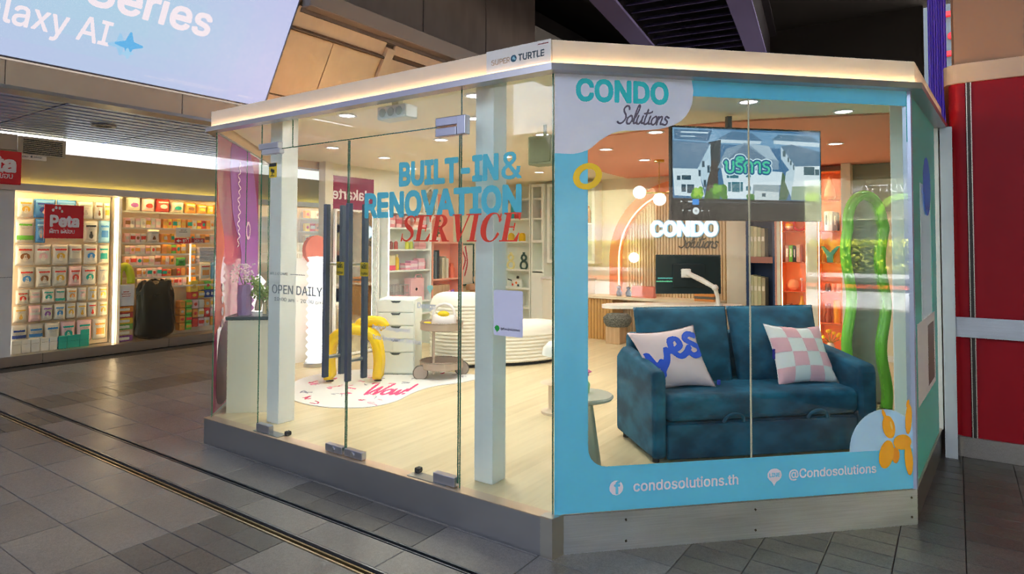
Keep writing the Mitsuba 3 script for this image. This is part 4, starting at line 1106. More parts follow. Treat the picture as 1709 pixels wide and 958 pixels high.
for i, (dx, w, h, c, b) in enumerate([(.12, .09, .15, 'e79aa0', 'f7d9da'), (.24, .10, .17, 'eab0b0', 'd86a72'), (.40, .10, .16, 'f0c7c0', 'e58b80'), (.58, .12, .14, 'f3d7cc', 'e9a58f'), (.72, .09, .17, 'ee9aa0', 'fbe6e2')]):
    carton(3.02 + dx, yk, 1.79 + t, w, .1, h, c, f'{("pink","rose","blush","cream","coral")[i]} gift box on the top level of the white lit shelf', bandc=b)
for i, (dx, c, l) in enumerate([(.14, '8c4a44', 'dark red'), (.23, 'b5504a', 'brick red'), (.44, 'd6d648', 'lime'), (.52, 'c4cf62', 'pale lime')]):
    jar(3.02 + dx, yk, 1.50 + t, .028, .12, c, f'{l} cosmetic jar with pale lid on the second level of the white lit shelf')
carton(3.72, yk, 1.50 + t, .13, .1, .10, 'e2a8a8', 'dusty pink box at the right end of the second level of the white lit shelf', bandc='d28a8a')
k = thing('bottle', 'tall cream bottle with pink base on the third level of the white lit shelf', 'bottle')
part(k, 'body', rbx(3.11, 3.22, yk - .03, yk + .03, 1.22 + t, 1.44, .008), mat('efe6b8', .35)); part(k, 'base_band', rbx(3.108, 3.222, yk - .032, yk + .032, 1.22 + t, 1.31, .008), mat('ee5f7a', .35))
jar(3.27, yk, 1.22 + t, .03, .2, 'e8c232', 'tall yellow jar on the third level of the white lit shelf', capc='f1e3a8')
for i, (x, w, h, c) in enumerate([(3.43, .1, .09, 'e8a0b4'), (3.55, .13, .12, 'd9a3c0'), (3.70, .12, .15, 'eab6c4')]):
    carton(x, yk, 1.22 + t, w, .11, h, c, f'{("short pink","wider mauve","tall pale pink")[i]} box on the third level of the white lit shelf', bandc='f6e2ea')
jar(3.79, yk, 1.22 + t, .03, .14, 'c8505a', 'crimson jar at the right end of the third level of the white lit shelf')
k = thing('carrier_bag', 'pink paper bag with black heart on the lowest level of the white lit shelf', 'bag')
part(k, 'body', cat([rbx(3.50, 3.76, 4.38, 4.52, .81, 1.12, .006, 4)]), mat('f0c0c4', .6)); part(k, 'handle', tube([(3.56, 4.37, 1.11), (3.58, 4.37, 1.17), (3.68, 4.37, 1.17), (3.70, 4.37, 1.11)], .006, 6), mat('e8a4ac', .6))
part(k, 'heart', ball((3.60, 4.377, .97), .02, 1, (1, .2, 1)), BLACK)
k = thing('wire_basket', 'small wire basket with pink towels on the lowest level of the white lit shelf', 'basket')
part(k, 'frame', cat([tube([(3.1, 4.37, z), (3.44, 4.37, z), (3.44, 4.55, z), (3.1, 4.55, z)], .005, 6, closed=True) for z in (.83, .93, 1.04)] + [cyl((x, y, .82), (x, y, 1.04), .004, 5) for x in np.linspace(3.1, 3.44, 6) for y in (4.37, 4.55)]), mat('b9bcc0', .4, .7))
part(k, 'towel', rbx(3.13, 3.41, 4.39, 4.53, .82, .90, .03), mat('eaa9b4', .9))
one('heart_card', FK.put(extr(unary_union([Point(-.025, 0).buffer(.035), Point(.025, 0).buffer(.035), Polygon([(-.055, -.015), (.055, -.015), (0, -.08)])]), .004), 3.81, .98, .34), mat('8fd3e0', .5), 'light blue heart card at the lower right corner of the white lit shelf', 'card')
# peach shelf contents
def books(x, y0, y1, z, spec, where, axis='x'):
    for i, (w, h, c, nm) in enumerate(spec):
        k = thing('book', f'{nm} {where}', 'book')
        part(k, 'cover', rbx(x, x + w - .002, y0, y1, z, z + h, .003, 4) if axis == 'x' else rbx(y0, y1, x - w + .002, x, z, z + h, .003, 4), mat(c, .5))
        part(k, 'page_block', bx(x + .004, x + w - .006, y0 + .006, y1 - .003, z + h, z + h + .001) if axis == 'x' else bx(y0 + .006, y1 - .003, x - w + .006, x - .004, z + h, z + h + .001), mat('efe8d6', .7))
        x += w if axis == 'x' else -w
books(3.94, 4.40, 4.56, 1.092, [(.06, .40, '3c4a52', 'tall slate grey book'), (.045, .39, '5a6a70', 'tall blue-grey book'), (.05, .41, '20262b', 'tall black book')], 'on the upper level of the peach shelf')
books(4.16, 4.40, 4.56, 1.092, [(.05, .30, 'c9c2a4', 'beige book'), (.045, .32, 'a89f84', 'khaki book'), (.05, .29, 'd8d2c0', 'cream book')], 'on the upper level of the peach shelf')
jar(4.42, 4.45, 1.092, .05, .2, 'd9694a', 'terracotta vase at the right of the upper level of the peach shelf', 'vase', 'd9694a')
one('plant_pot', lathe([(0, .412), (.07, .412), (.085, .56), (.075, .57), (0, .56)], 18, (4.02, 4.45, 0)), mat('d8d6cc', .5), 'white pot low on the peach shelf', 'pot', smooth=40)
k = thing('patterned_bowl', 'white bowl with black triangle pattern on the peach shelf, beside violet flowers', 'bowl')
part(k, 'bowl', lathe([(0, .782 - .15), (.05, .782 - .15), (.085, .70), (.085, .735), (0, .735)], 18, (3.98, 4.30, .06)), mat('eeeeea', .4), smooth=40)
for i in range(7):
    a = math.pi + i * .5
    part(k, 'triangle', ball((3.98 + .083 * math.cos(a), 4.30 + .083 * math.sin(a), .77 + .03 * (i % 2)), .014, 0, (1, 1, 1.3)), BLACK)
k = thing('flower_bunch', 'bunch of violet and pink flowers by the peach shelf', 'flowers')
for i, (dx, dz, c) in enumerate([(0, 0, '5b3f86'), (.08, .03, 'd9a0c8'), (.15, 0, '6a4a94'), (.2, .04, 'c46aa8'), (.06, .08, 'e6b4d2'), (.14, .09, '8a5fb0'), (.24, -.01, 'd9a0c8')]):
    part(k, 'blossom', cat([ball((4.12 + dx, 4.29, .80 + dz), .022, 1)] + [ball((4.12 + dx + .03 * math.cos(b), 4.285, .80 + dz + .03 * math.sin(b)), .02, 1, (1, .4, 1)) for b in np.arange(5) * 1.26]), mat(c, .6))
part(k, 'vase', lathe([(0, .62), (.04, .62), (.06, .68), (.03, .76), (0, .76)], 14, (4.22, 4.30, 0)), mat('b9a4c4', .3), smooth=40)
one('waste_bin', lathe([(0, .2), (.13, .2), (.15, .55), (.145, .56), (0, .55)], 20, (3.62, 3.95, 0)), mat('23282e', .5), 'black round bin on the floor behind the round trolley', 'bin', smooth=40)
# coral arch mural, hexagon mirror, picture on left wall
k = thing('coral_arch', 'coral arch panel on the left wall with a white hexagon mirror', 'wall panel')
part(k, 'panel', FK.flat(unary_union([sbox(3.98, .25, 4.66, 2.0), Point(4.32, 2.0).buffer(.34)]), .035, .042), mat('f0a68e', .6))
k = thing('hexagon_mirror', 'white framed hexagon mirror on the coral arch', 'mirror')
hx = Polygon([(4.12 + .17 * math.cos(a), 2.18 + .26 * math.sin(a)) for a in np.arange(6) * math.pi / 3 + math.pi / 2])
part(k, 'frame', FK.flat(hx.difference(hx.buffer(-.02)), .043, .07), WHITE)
part(k, 'glass', FK.flat(hx.buffer(-.02), .044, .05), 'mirror_silver')
k = thing('potted_sprig', 'dark green sprig in front of the white hexagon mirror', 'plant')
part(k, 'stem', tube([(4.1, 4.45, 1.62), (4.12, 4.45, 1.8), (4.08, 4.44, 1.98)], .006, 6), mat('3f5a34', .6))
part(k, 'leaf', cat([ball((4.1 + .03 * math.sin(i * 2.1), 4.44 + .02 * math.cos(i * 2.1), 1.72 + i * .03), .03, 1, (1, .4, .5)) for i in range(9)]), mat('2f5238', .6))
part(k, 'pot', lathe([(0, 1.622), (.04, 1.622), (.05, 1.69), (0, 1.69)], 14, (4.1, 4.45, 0)), mat('e9e4da', .5), smooth=40)
k = thing('wall_picture', 'narrow black framed picture with red and green brushwork on the cream wall', 'picture')
part(k, 'frame', FK.flat(sbox(4.80, .94, 5.16, 1.60).difference(sbox(4.82, .96, 5.14, 1.58)), .035, .06), mat('23463a', .5))
part(k, 'paper', FK.flat(sbox(4.82, .96, 5.14, 1.58), .036, .045), mat('ece6da', .6))
part(k, 'brushwork', FK.flat(brush([[(4.87, 1.5), (4.95, 1.35), (4.9, 1.2)], [(4.95, 1.55), (5.0, 1.3), (4.94, 1.1)]], .03), .0455, .048), mat('b8434e', .6))
k = thing('bunny_figure', 'small cream ornament on the wooden stand under the narrow picture', 'ornament')
part(k, 'body', cat([ball((4.98, 4.40, 1.05), .07, 2, (1, .8, 1.1)), ball((4.98, 4.39, 1.16), .05, 2)]), mat('e6d6b0', .6), smooth=True)
part(k, 'stand', rbx(4.85, 5.15, 4.28, 4.52, .88, .97, .01), WOOD)
part(k, 'leg', bx(4.9, 5.1, 4.32, 4.48, .2, .88), mat('caa878', .6))

# ---- round trolley
k = thing('trolley', 'round two-tier taupe trolley on large wheels, holding a white bag', 'trolley')
TX, TY = 2.235, 2.72
TA = mat('b3a192', .4)
for z in (.30, .70):
    part(k, 'tray', cat([lathe([(0, z), (.215, z), (.225, z + .005), (.225, z + .075), (.217, z + .075), (.212, z + .012), (0, z + .012)], 40, (TX, TY, 0))]), TA, smooth=30)
    part(k, 'tray_rim', lathe([(.222, z + .07), (.23, z + .075), (.222, z + .082), (.215, z + .075), (.222, z + .07)], 40, (TX, TY, 0)), mat('8e7f72', .4), smooth=True)
for a in (3.45, 5.2, 1.2):
    c, s = math.cos(a), math.sin(a)
    part(k, 'post', cyl((TX + .2 * c, TY + .2 * s, .27), (TX + .2 * c, TY + .2 * s, .76), .011, 8), TA, smooth=40)
for a in (2.75, -.4):
    c, s = math.cos(a), math.sin(a)
    p = np.array([TX + .24 * c, TY + .24 * s, .27]); ax = np.array([-.78, -.62, 0.0])
    kk = part(k, 'wheel', tube([p - ax * .014, p + ax * .014], .07, 28), mat('a99a90', .4), smooth=40)
    th = [p + np.array([.62, -.78, 0]) * .068 * math.cos(b) + np.array([0, 0, .068 * math.sin(b)]) for b in np.linspace(0, 2 * math.pi, 32, endpoint=False)]
    part(kk, 'tyre', tube(th, .011, 8, closed=True), mat('5b554f', .6), smooth=True)
k = thing('tote_bag', 'white fluffy handbag with yellow inside on the top tray of the trolley', 'bag')
part(k, 'body', surf_grid(cushion_fn([(2.16, 2.82, .715), (2.30, 2.56, .715), (2.29, 2.57, .86), (2.17, 2.80, .86)], .16, np.array([-.87, -.48, 0]), 0, .05), 14, 12), mat('f0ecec', .85), smooth=True)
part(k, 'handle', tube(spline([(2.175, 2.79, .84), (2.19, 2.76, .93), (2.235, 2.68, .965), (2.27, 2.61, .93), (2.285, 2.58, .84)], 6), .017, 8), mat('efebea', .8), smooth=True)
part(k, 'lining', ball((2.225, 2.69, .86), .07, 2, (.7, 1, .5)), mat('e8c81e', .6), smooth=True)
one('yellow_cup', lathe([(0, .713), (.035, .713), (.04, .78), (.036, .785), (0, .78)], 16, (2.08, 2.78, 0)), mat('ecc81c', .4), 'yellow cup on the top tray of the trolley', 'cup', smooth=40)
k = thing('magazine', 'open black and white magazine on the lower tray of the trolley', 'magazine')
mz = Frame((2.24, 2.70, .313), (.6, -.8, 0), (0, 0, 1))
part(k, 'page', mz.put(rbox(.14, .17, .006, .002, 4), -.072, 0, .003), mat('e9e7e4', .6)); part(k, 'page', mz.put(rbox(.14, .17, .006, .002, 4), .072, 0, .003), mat('dedcd8', .6))
part(k, 'print', cat([mz.put(rbox(.10, .02, .001, .0004, 4), s, t_, .007) for s in (-.072, .072) for t_ in (-.05, 0, .05)]), mat('33353a', .6))

# ---- pale rug with pink scribbles
k = thing('scribble_rug', 'pale rounded rug printed with pink scribbles and the word Wow', 'rug')
rug = Polygon(spline([(.72, 2.72), (.92, 2.42), (1.20, 2.36), (1.55, 2.46), (1.85, 2.48), (2.2, 2.36), (2.5, 2.42), (2.45, 2.9), (2.25, 3.4), (1.9, 3.75), (1.4, 3.85), (.95, 3.55), (.72, 3.15)], 8, True))
part(k, 'pile', plan(rug, .2005, .206), mat('e0e2e2', .8))
FG = Frame((0, 0, .206), (.60, -.80, 0), (0, 0, 1))
def onfloor(poly, x, y, d0=.0003, d1=.0012):
    o = FG.o.copy(); FG2 = Frame((x, y, .206), FG.e, FG.n); return FG2.flat(poly, d0, d1)
PINK = mat('d8487e', .7)
part(k, 'printed_word', onfloor(fit(script('Wow!', .26, .3), 0, 0, .20, .46), 1.22, 2.78), PINK)
rs = random.Random(5)
for i in range(34):
    for _ in range(20):
        x, y = rs.uniform(.75, 2.45), rs.uniform(2.4, 3.6)
        if rug.buffer(-.07).contains(Point(x, y)): break
    a = rs.uniform(0, 6.28); n_ = rs.choice([3, 4, 5])
    pts = [(rs.uniform(-.06, .06), rs.uniform(-.06, .06)) for _ in range(n_)]
    part(k, 'scribble', onfloor(brush([pts], rs.choice([.008, .012, .02]), 4), x, y), rs.choice([PINK, mat('e59ab4', .7), mat('c9446e', .7), mat('8c8fa0', .7)]))

# ---- wavy white floor lamp
k = thing('floor_lamp', 'glowing white floor lamp with zigzag edges and a chrome base', 'lamp')
prof = [(0, .245)]
for i in range(14):
    z = .26 + i * .084
    prof += [(.11, z), (.078, z + .042)]
prof += [(.10, 1.44), (0, 1.45)]
part(k, 'shade', lathe(prof, 28, (1.86, 4.30, 0)), WHITE, em=emit([1.0, .97, .93], 1.15))
part(k, 'base', lathe([(0, .2), (.125, .2), (.125, .235), (.115, .245), (0, .245)], 28, (1.86, 4.30, 0)), CHROME, smooth=30)
# ---- standing mirror with white frame
k = thing('standing_mirror', 'rectangular standing mirror with thin white frame behind the door handles', 'mirror')
FMM = Frame((0, 4.50, 0), (1, 0, 0), (0, -1, 0))
part(k, 'frame', FMM.flat(sbox(2.26, .21, 2.99, 2.02).difference(sbox(2.285, .235, 2.965, 1.995)), 0, .035), WHITE)
part(k, 'glass', FMM.flat(sbox(2.28, .23, 2.97, 2.0), .0, .012), 'mirror_silver')
part(k, 'back', FMM.flat(sbox(2.27, .22, 2.98, 2.01), -.015, -.001), mat('6a6258', .7))
# white screen wall at the far left and coral chair behind the lamp
struct('wall_partition', bx(1.55, 2.2, 4.60, 4.66, .2, 1.42), mat('f4f2ee', .5))
struct('wall_pillar', bx(2.18, 2.30, 4.56, 4.68, .2, 2.6), mat('efe6d2', .5))
k = thing('coral_chair', 'round coral chair back showing above the white floor lamp', 'chair')
part(k, 'backrest', FK.flat(Point(2.06, 1.52).buffer(.17, 24), .06, .12), mat('e58676', .6))
part(k, 'seat', rbx(1.97, 2.15, 4.44, 4.60, .55, .62, .02), mat('e58676', .6))
part(k, 'leg', cat([cyl((x, y, .2), (x, y, .56), .012, 8) for x in (1.99, 2.13) for y in (4.46, 4.58)] + [cyl((2.06, 4.585, .6), (2.06, 4.585, 1.4), .015, 8)]), mat('c9c2b4', .4))

# ---- pedestal with arch, vases, flowers
k = thing('arch_pedestal', 'cream pedestal with arched niche and dark stone top, at the far left pane', 'pedestal')
ev = np.array([.24, -.27, 0]); ev /= np.linalg.norm(ev); dv = np.array([-ev[1], ev[0], 0])     # width, depth (inwards)
FPD = Frame((.135, 3.22, .2), ev, -dv)
body = m3.Manifold.cube([.36, .76, .48]).translate([0, 0, -.48])
archs = m3.CrossSection([[(-.36, -.01), (-.12, -.01), (-.12, .42)] + [(-.24 + .12 * math.cos(a), .42 + .12 * math.sin(a)) for a in np.linspace(.15, math.pi - .15, 10)] + [(-.36, .42)]])
am = archs.extrude(.30).rotate([0, 0, 0])
amt = tm(am); vv = np.array(amt.vertices)
amt = trimesh.Trimesh(np.c_[.07 + vv[:, 2], vv[:, 1], vv[:, 0]], np.array(amt.faces)[:, ::-1], process=False)
def man(t_): return m3.Manifold(m3.Mesh(vert_properties=np.asarray(t_.vertices, np.float32), tri_verts=np.asarray(t_.faces, np.uint32)))
try:
    amt.fix_normals(); bm = tm(body - man(amt))
except Exception:
    bm = tm(body)
part(k, 'body', FPD.put(bm), mat('ece4cb', .55))
part(k, 'stone_top', FPD.rbox(-.015, .375, .76, .79, -.495, .015, .004), mat('3f4a4c', .3))
def ped(s, d): return FPD.o + FPD.e * s - FPD.n * d
p0 = ped(.24, .2); zt = .992
k = thing('arch_vase', 'cream arch-shaped vase holding green twigs on the pedestal', 'vase')
va = [(p0 + ev * (.055 * math.cos(a)) + np.array([0, 0, .82 + .0 + (.13 * math.sin(a))])) for a in np.linspace(0, math.pi, 14)]
part(k, 'body', tube(va, .028, 10), mat('d9c4a0', .6), smooth=True)
part(k, 'neck', lathe([(.026, .93), (.018, .98), (.016, 1.07), (.022, 1.09)], 14, (p0[0], p0[1], .0)), mat('e0cdaa', .6), smooth=True)
rl = random.Random(8)
stems, leaves = [], []
for i in range(9):
    a, l = rl.uniform(0, 6.28), rl.uniform(.10, .22)
    e1 = np.array([p0[0] + l * .8 * math.cos(a), p0[1] + l * .8 * math.sin(a), 1.08 + rl.uniform(.10, .24)])
    b0 = np.array([p0[0], p0[1], 1.05]); mid = (b0 + e1) / 2 + np.array([0, 0, .04])
    sp_ = spline([b0, mid, e1], 5); stems.append(tube(sp_, .002, 5))
    for q in sp_[3:]:
        for _ in range(4):
            leaves.append(ball(q + np.array([rl.uniform(-.03, .03) for _ in range(3)]), .012, 0, (1, .5, .8)))
part(k, 'twig', cat(stems), mat('6a6a42', .7)); part(k, 'foliage', cat(leaves), mat('7d9452', .7), kind='stuff')
p1_ = ped(.09, .14)
k = thing('striped_vase', 'mauve ribbed vase with white baby breath flowers on the pedestal', 'vase')
part(k, 'body', lathe([(0, .99), (.055, .99), (.06, 1.15), (.05, 1.24), (.04, 1.245), (0, 1.2)], 10, (p1_[0], p1_[1], 0)), mat('9a7fae', .5))
fl = []
for i in range(110):
    a, r_ = rl.uniform(0, 6.28), abs(rl.gauss(0, .07))
    fl.append(ball((p1_[0] + r_ * math.cos(a), p1_[1] + r_ * math.sin(a), 1.33 + rl.uniform(-.06, .09)), .008, 0))
part(k, 'blossom_cloud', cat(fl), mat('f2e4ec', .7), kind='stuff'); part(k, 'stem', cat([cyl((p1_[0], p1_[1], 1.2), (p1_[0] + .05 * math.cos(i), p1_[1] + .05 * math.sin(i), 1.33), .002, 4) for i in range(6)]), mat('6f7a52', .7))
p2_ = ped(.155, .33)
k = thing('zigzag_lamp', 'small white lamp with zigzag edge at the back of the pedestal', 'lamp')
pz = [(0, .991)]
for i in range(5): pz += [(.06, 1.0 + i * .064), (.035, 1.032 + i * .064)]
pz += [(0, 1.33)]
part(k, 'shade', lathe(pz, 20, (p2_[0], p2_[1], 0)), WHITE, em=emit([1, .97, .93], 1.0))

# ---- rear wall: white shelving at left
RX = 5.99
def rshelf(key, label, y0, y1, z0, z1, zs, m, depth=.3):
    return shelf_unit(key, label, RX - depth, RX, y0, y1, z0, z1, zs, m, axis='x')
SW = mat('eef2ea', .5)
rshelf('bookcase', 'tall white open bookcase on the rear wall behind the cream sofa', 3.88, 4.55, .2, 2.56, [.22, .55, .86, 1.16, 1.62, 1.99, 2.31], SW)
k = rshelf('bookcase', 'white bookcase with framed glass door right of the tall open one', 3.62, 3.86, .2, 2.56, [.22, .86, 1.16, 1.62, 1.99, 2.31], SW)
part(k, 'door_frame', FR.flat(sbox(-3.85, 1.62, -3.63, 2.55).difference(sbox(-3.82, 1.66, -3.66, 2.51)), .302, .322), SW)
part(k, 'door_pane', FR.quad(-3.82, -3.66, 1.66, 2.51, .31), 'clear_glass')
part(k, 'lower_door', FR.rbox(-3.85, -3.63, .24, 1.14, .302, .32, .003), SW)
def onR(y, z, d=.15): return np.array([RX - d, y, z])
books(4.33, RX - .29, RX - .20, 1.99 + t, [(.035, .25, 'efe9d8', 'cream paperback leaning'), (.03, .27, 'e6d8c0', 'pale beige book'), (.035, .28, '2f9aa8', 'teal book'), (.03, .27, '3fb0b0', 'turquoise book'), (.035, .28, 'c43a44', 'crimson book'), (.035, .27, 'd24a4a', 'bright red book')], 'on the second level of the white open bookcase', axis='y')
k = thing('arch_ornament', 'cream arch ornament on the top level of the white open bookcase', 'ornament')
part(k, 'arch', tube([onR(4.25 + .07 * math.cos(a), 2.332 + .0 + (.16 * math.sin(a) if True else 0), .15) for a in np.linspace(0, math.pi, 12)], .025, 10), mat('e9ddb8', .6), smooth=True)
k = thing('succulent', 'dark green potted plant left of the books on the white open bookcase', 'plant')
part(k, 'pot', lathe([(0, 2.012), (.04, 2.012), (.05, 2.08), (0, 2.08)], 14, tuple(onR(4.43, 0))), mat('e6e2d6', .5), smooth=40)
part(k, 'leaf', cat([ball(onR(4.43 + .03 * math.cos(i), 2.12 + .02 * math.sin(i * 1.7), .15 + .03 * math.sin(i)), .022, 1) for i in range(8)]), mat('3f5f3f', .6))
for y, l in ((4.36, 'left'), (4.14, 'right')):
    k = thing('yellow_ornament', f'yellow arched ornament, {l} one of the pair on the white open bookcase', 'ornament')
    part(k, 'body', FR.flat(unary_union([sbox(-y - .045, 1.642, -y + .045, 1.72), el(-y, 1.72, .045, .06)]), .12, .18), mat('e9bb1c', .4))
for y, c, l in ((4.36, 'efe6a4', 'cream'), (4.10, '2f4a48', 'dark green')):
    k = thing('loop_vase', f'{l} double-ring vase on the white open bookcase', 'vase')
    for z, r_ in ((1.245, .065), (1.37, .045)):
        part(k, 'ring', tube([onR(y + r_ * math.cos(a), z + r_ * math.sin(a)) for a in np.linspace(0, 2 * math.pi, 20, endpoint=False)], .017, 8, closed=True), mat(c, .4), smooth=True)
    part(k, 'neck', cyl(onR(y, 1.42), onR(y, 1.46), .02, 10), mat(c, .4))
k = thing('teapot', 'white enamel pot with red and black dots on the white open bookcase', 'pot')
part(k, 'body', lathe([(0, .882), (.09, .882), (.11, .93), (.10, 1.0), (.06, 1.02), (0, 1.025)], 24, tuple(onR(4.22, 0))), mat('efeee4', .4), smooth=40)
part(k, 'lid_knob', ball(onR(4.22, 1.045), .025, 1), BLACK)
part(k, 'handle', cyl(onR(4.32, .98), onR(4.42, 1.01), .01, 8), BLACK)
for y, z, c in ((4.25, .93, 'd2402f'), (4.18, .96, 'e0762f'), (4.14, .92, '33454a')):
    part(k, 'dot', ball(onR(y, z, .255), .02, 1, (.3, 1, 1)), mat(c, .5))
k = thing('house_ornament', 'ochre house-shaped ornament on the fifth level of the white open bookcase', 'ornament')
part(k, 'body', FR.flat(Polygon([(-4.36, .573), (-4.26, .573), (-4.26, .70), (-4.31, .76), (-4.36, .70)]), .1, .18), mat('dcae52', .5))
k = thing('white_lantern', 'white lantern beside the ochre house ornament on the white open bookcase', 'lantern')
part(k, 'frame', FR.flat(unary_union([sbox(-4.22, .573, -4.12, .72), el(-4.17, .72, .05, .05)]).difference(sbox(-4.195, .60, -4.145, .71)), .1, .18), mat('f2f2ee', .5))
part(k, 'candle', FR.box(-4.185, -4.155, .60, .66, .12, .15), mat('e2d2a8', .6))
k = thing('photo_frame', 'small framed photo in the glass-door bookcase', 'picture frame')
part(k, 'frame', FR.rbox(-3.80, -3.69, 2.013, 2.17, .1, .12, .004), mat('c85a50', .5)); part(k, 'photo', FR.box(-3.79, -3.70, 2.03, 2.155, .1205, .122), mat('e9d8c8', .5))

# ---- arch, slats, sign, desk
k = thing('arch_surround', 'orange arch with glowing inner edge framing the slatted wall', 'arch')
def archpoly(cy, zc, r0, r1, zb):
    o = unary_union([Point(-cy, zc).buffer(r1, 48), sbox(-cy - r1, zb, -cy + r1, zc)]); i = unary_union([Point(-cy, zc).buffer(r0, 48), sbox(-cy - r0, zb - 1, -cy + r0, zc)])
    return o.difference(i).intersection(sbox(-9, zb, 9, 9))
part(k, 'band', FR.flat(archpoly(1.40, 1.37, 1.01, 1.15, .837).intersection(sbox(-9, 0, -.86, 9)), .0, .16), mat('ec9666', .55))
part(k, 'led_edge', FR.flat(archpoly(1.40, 1.37, .995, 1.008, .86).intersection(sbox(-9, 0, -.87, 9)), .13, .155), mat('ffd0a0'), em=emit([1.0, .60, .30], 3.0))
struct('wall_slat_backing', FR.flat(archpoly(1.40, 1.37, .0001, 1.02, .29).intersection(sbox(-9, 0, -.86, 9)), .0, .012), mat('c8b088', .6))
for i in range(40):
    s = -2.63 + i * .0445
    zt_ = 1.37 + math.sqrt(max(.02, .99 ** 2 - (s + 1.40) ** 2))
    if s < -2.36 or s > -.89: continue
    part('wall_slat_backing', 'slat', FR.box(s, s + .026, .29, zt_, .012, .034), mat('dcc7a0', .55))
k = thing('wall_logo', 'white backlit letters CONDO with dark script Solutions on the slatted wall', 'sign')
for g in sorted(fit(tp('CONDO', True, .04), -1.93, 1.72, .205, .98).geoms, key=lambda g: g.bounds[0]):
    kk = part(k, 'letter', FR.flat(g, .05, .085), mat('dff0fa', .4), em=emit([.70, .88, 1.0], .8))
    part(kk, 'halo_back', FR.flat(g.buffer(.012), .036, .05), mat('8fc4e0', .5))
part(k, 'handwriting', FR.flat(fit(script('Solutions', .22, .3), -1.52, 1.55, .085, .57), .036, .045), mat('4d4a3e', .5), label='dark handwritten word Solutions')
k = thing('long_desk', 'long cream desk against the slatted wall', 'desk')
part(k, 'worktop', bx(5.55, 5.99, .86, 2.80, .80, .835), mat('e8dcc0', .45))
for y in (1.02, 2.5):
    part(k, 'slatted_pedestal', cat([bx(5.6, 5.95, y - .12, y + .28, .2, .8)] + [bx(5.585, 5.6, y - .12 + i * .05, y - .09 + i * .05, .2, .8) for i in range(8)]), mat('c79a58', .5))
k = thing('white_table', 'rounded white meeting table behind the blue sofa', 'table')
part(k, 'top', plan(Polygon(spline([(4.22, 1.72), (4.5, 1.35), (4.85, .82), (5.1, .48), (5.32, .5), (5.30, .85), (4.9, 1.5), (4.55, 1.86), (4.3, 1.9)], 8, True)), .81, .85), mat('f0efe9', .35))
part(k, 'leg', cyl((4.78, 1.2, .2), (4.78, 1.2, .81), .05, 16), mat('e6e4dc', .4), smooth=40)
part(k, 'leg', cyl((5.05, .8, .2), (5.05, .8, .81), .05, 16), mat('e6e4dc', .4), smooth=40)
k = thing('monitor', 'black computer monitor seen from behind on the white table, with white arm', 'monitor')
v1 = np.array([4.58, 1.30, 0]); v2 = np.array([5.05, .64, 0]); ev2 = (v2 - v1) / np.linalg.norm(v2 - v1); nv2 = np.array([ev2[1], -ev2[0], 0])
FMO = Frame(v1, ev2, nv2)
part(k, 'case', FMO.rbox(0, .80, .99, 1.47, -.04, .0, .008), mat('1b2a30', .35))
part(k, 'rear_panel', FMO.rbox(.2, .6, 1.07, 1.36, .0, .02, .006), mat('16242a', .4))
part(k, 'light_strip', FMO.box(.02, .36, 1.175, 1.19, .0005, .003), mat('5fc0c8', .3)); part(k, 'light_strip', FMO.box(.0, .36, 1.135, 1.15, .0005, .003), mat('6fd6b4', .3))
ARM = mat('e8eaea', .4)
kk = part(k, 'arm', tube([FMO.pt(.36, 1.25, .05), FMO.pt(.52, 1.17, .12), FMO.pt(.66, 1.08, .2)], [.03, .034, .026], 12), ARM, smooth=40)
part(kk, 'mount_plate', FMO.rbox(.30, .42, 1.19, 1.30, .02, .05, .01), ARM); part(kk, 'elbow', ball(FMO.pt(.66, 1.08, .2), .04, 2), ARM, smooth=True)
part(kk, 'lower_arm', tube([FMO.pt(.66, 1.08, .2), FMO.pt(.70, .97, .17), FMO.pt(.72, .85, .14)], [.028, .024, .03], 12), ARM, smooth=40)
part(kk, 'clamp', cyl(FMO.pt(.72, .85, .14), FMO.pt(.72, .88, .14), .05, 14), ARM, smooth=40)
for i, (s, z0, z1, c) in enumerate([(-2.35, .835, 1.0, '5a4a44'), (-2.2, .835, .98, '2d2f33')]):
    k = thing('desk_ornament', f'{("brown","black")[i]} figurine on the long cream desk', 'ornament')
    part(k, 'body', lathe([(0, z0), (.035, z0), (.045, z0 + .05), (.02, z0 + .1), (.035, z0 + .13), (0, z1)], 14, (5.75, -s, 0)), mat(c, .4), smooth=40)
carton(5.72, 1.95, .835, .10, .34, .16, 'd9785f', 'coral document box under the monitor on the long cream desk')
carton(5.72, 1.05, .835, .2, .26, .10, 'e59a52', 'orange folder box at the right end of the long cream desk', bandc='6a6560')
# low counter and things left of the arch
k = thing('low_counter', 'white low counter left of the arch with small ornaments on top', 'counter')
part(k, 'body', rbx(5.62, 5.99, 2.86, 3.6, .2, 1.05, .006), mat('eceada', .5)); part(k, 'top', rbx(5.6, 5.99, 2.84, 3.62, 1.05, 1.08, .005), mat('e2e2e0', .4))
for y, c, l in ((2.93, 'd8563a', 'red'), (3.04, 'c8d4dc', 'pale blue'), (3.12, 'dfe4ea', 'white')):
    k = thing('counter_ornament', f'small {l} ornament on the low white counter', 'ornament')
    part(k, 'base', lathe([(0, 1.081), (.035, 1.081), (.04, 1.12), (.02, 1.15), (0, 1.15)], 14, (5.68, y, 0)), mat(c, .45), smooth=40)
    part(k, 'sprig', cat([ball((5.68 + .015 * math.sin(i * 2), y + .02 * math.cos(i * 2), 1.17 + i * .02), .018, 0) for i in range(6)]), mat('d98a3c' if c == 'd8563a' else 'e8d27a', .6))
k = thing('wall_cabinet', 'white framed glass cabinet left of the arch', 'cabinet')
part(k, 'carcass', FR.flat(sbox(-3.6, 1.30, -2.75, 2.55).difference(sbox(-3.55, 1.35, -2.80, 2.50)), .0, .25), SW)
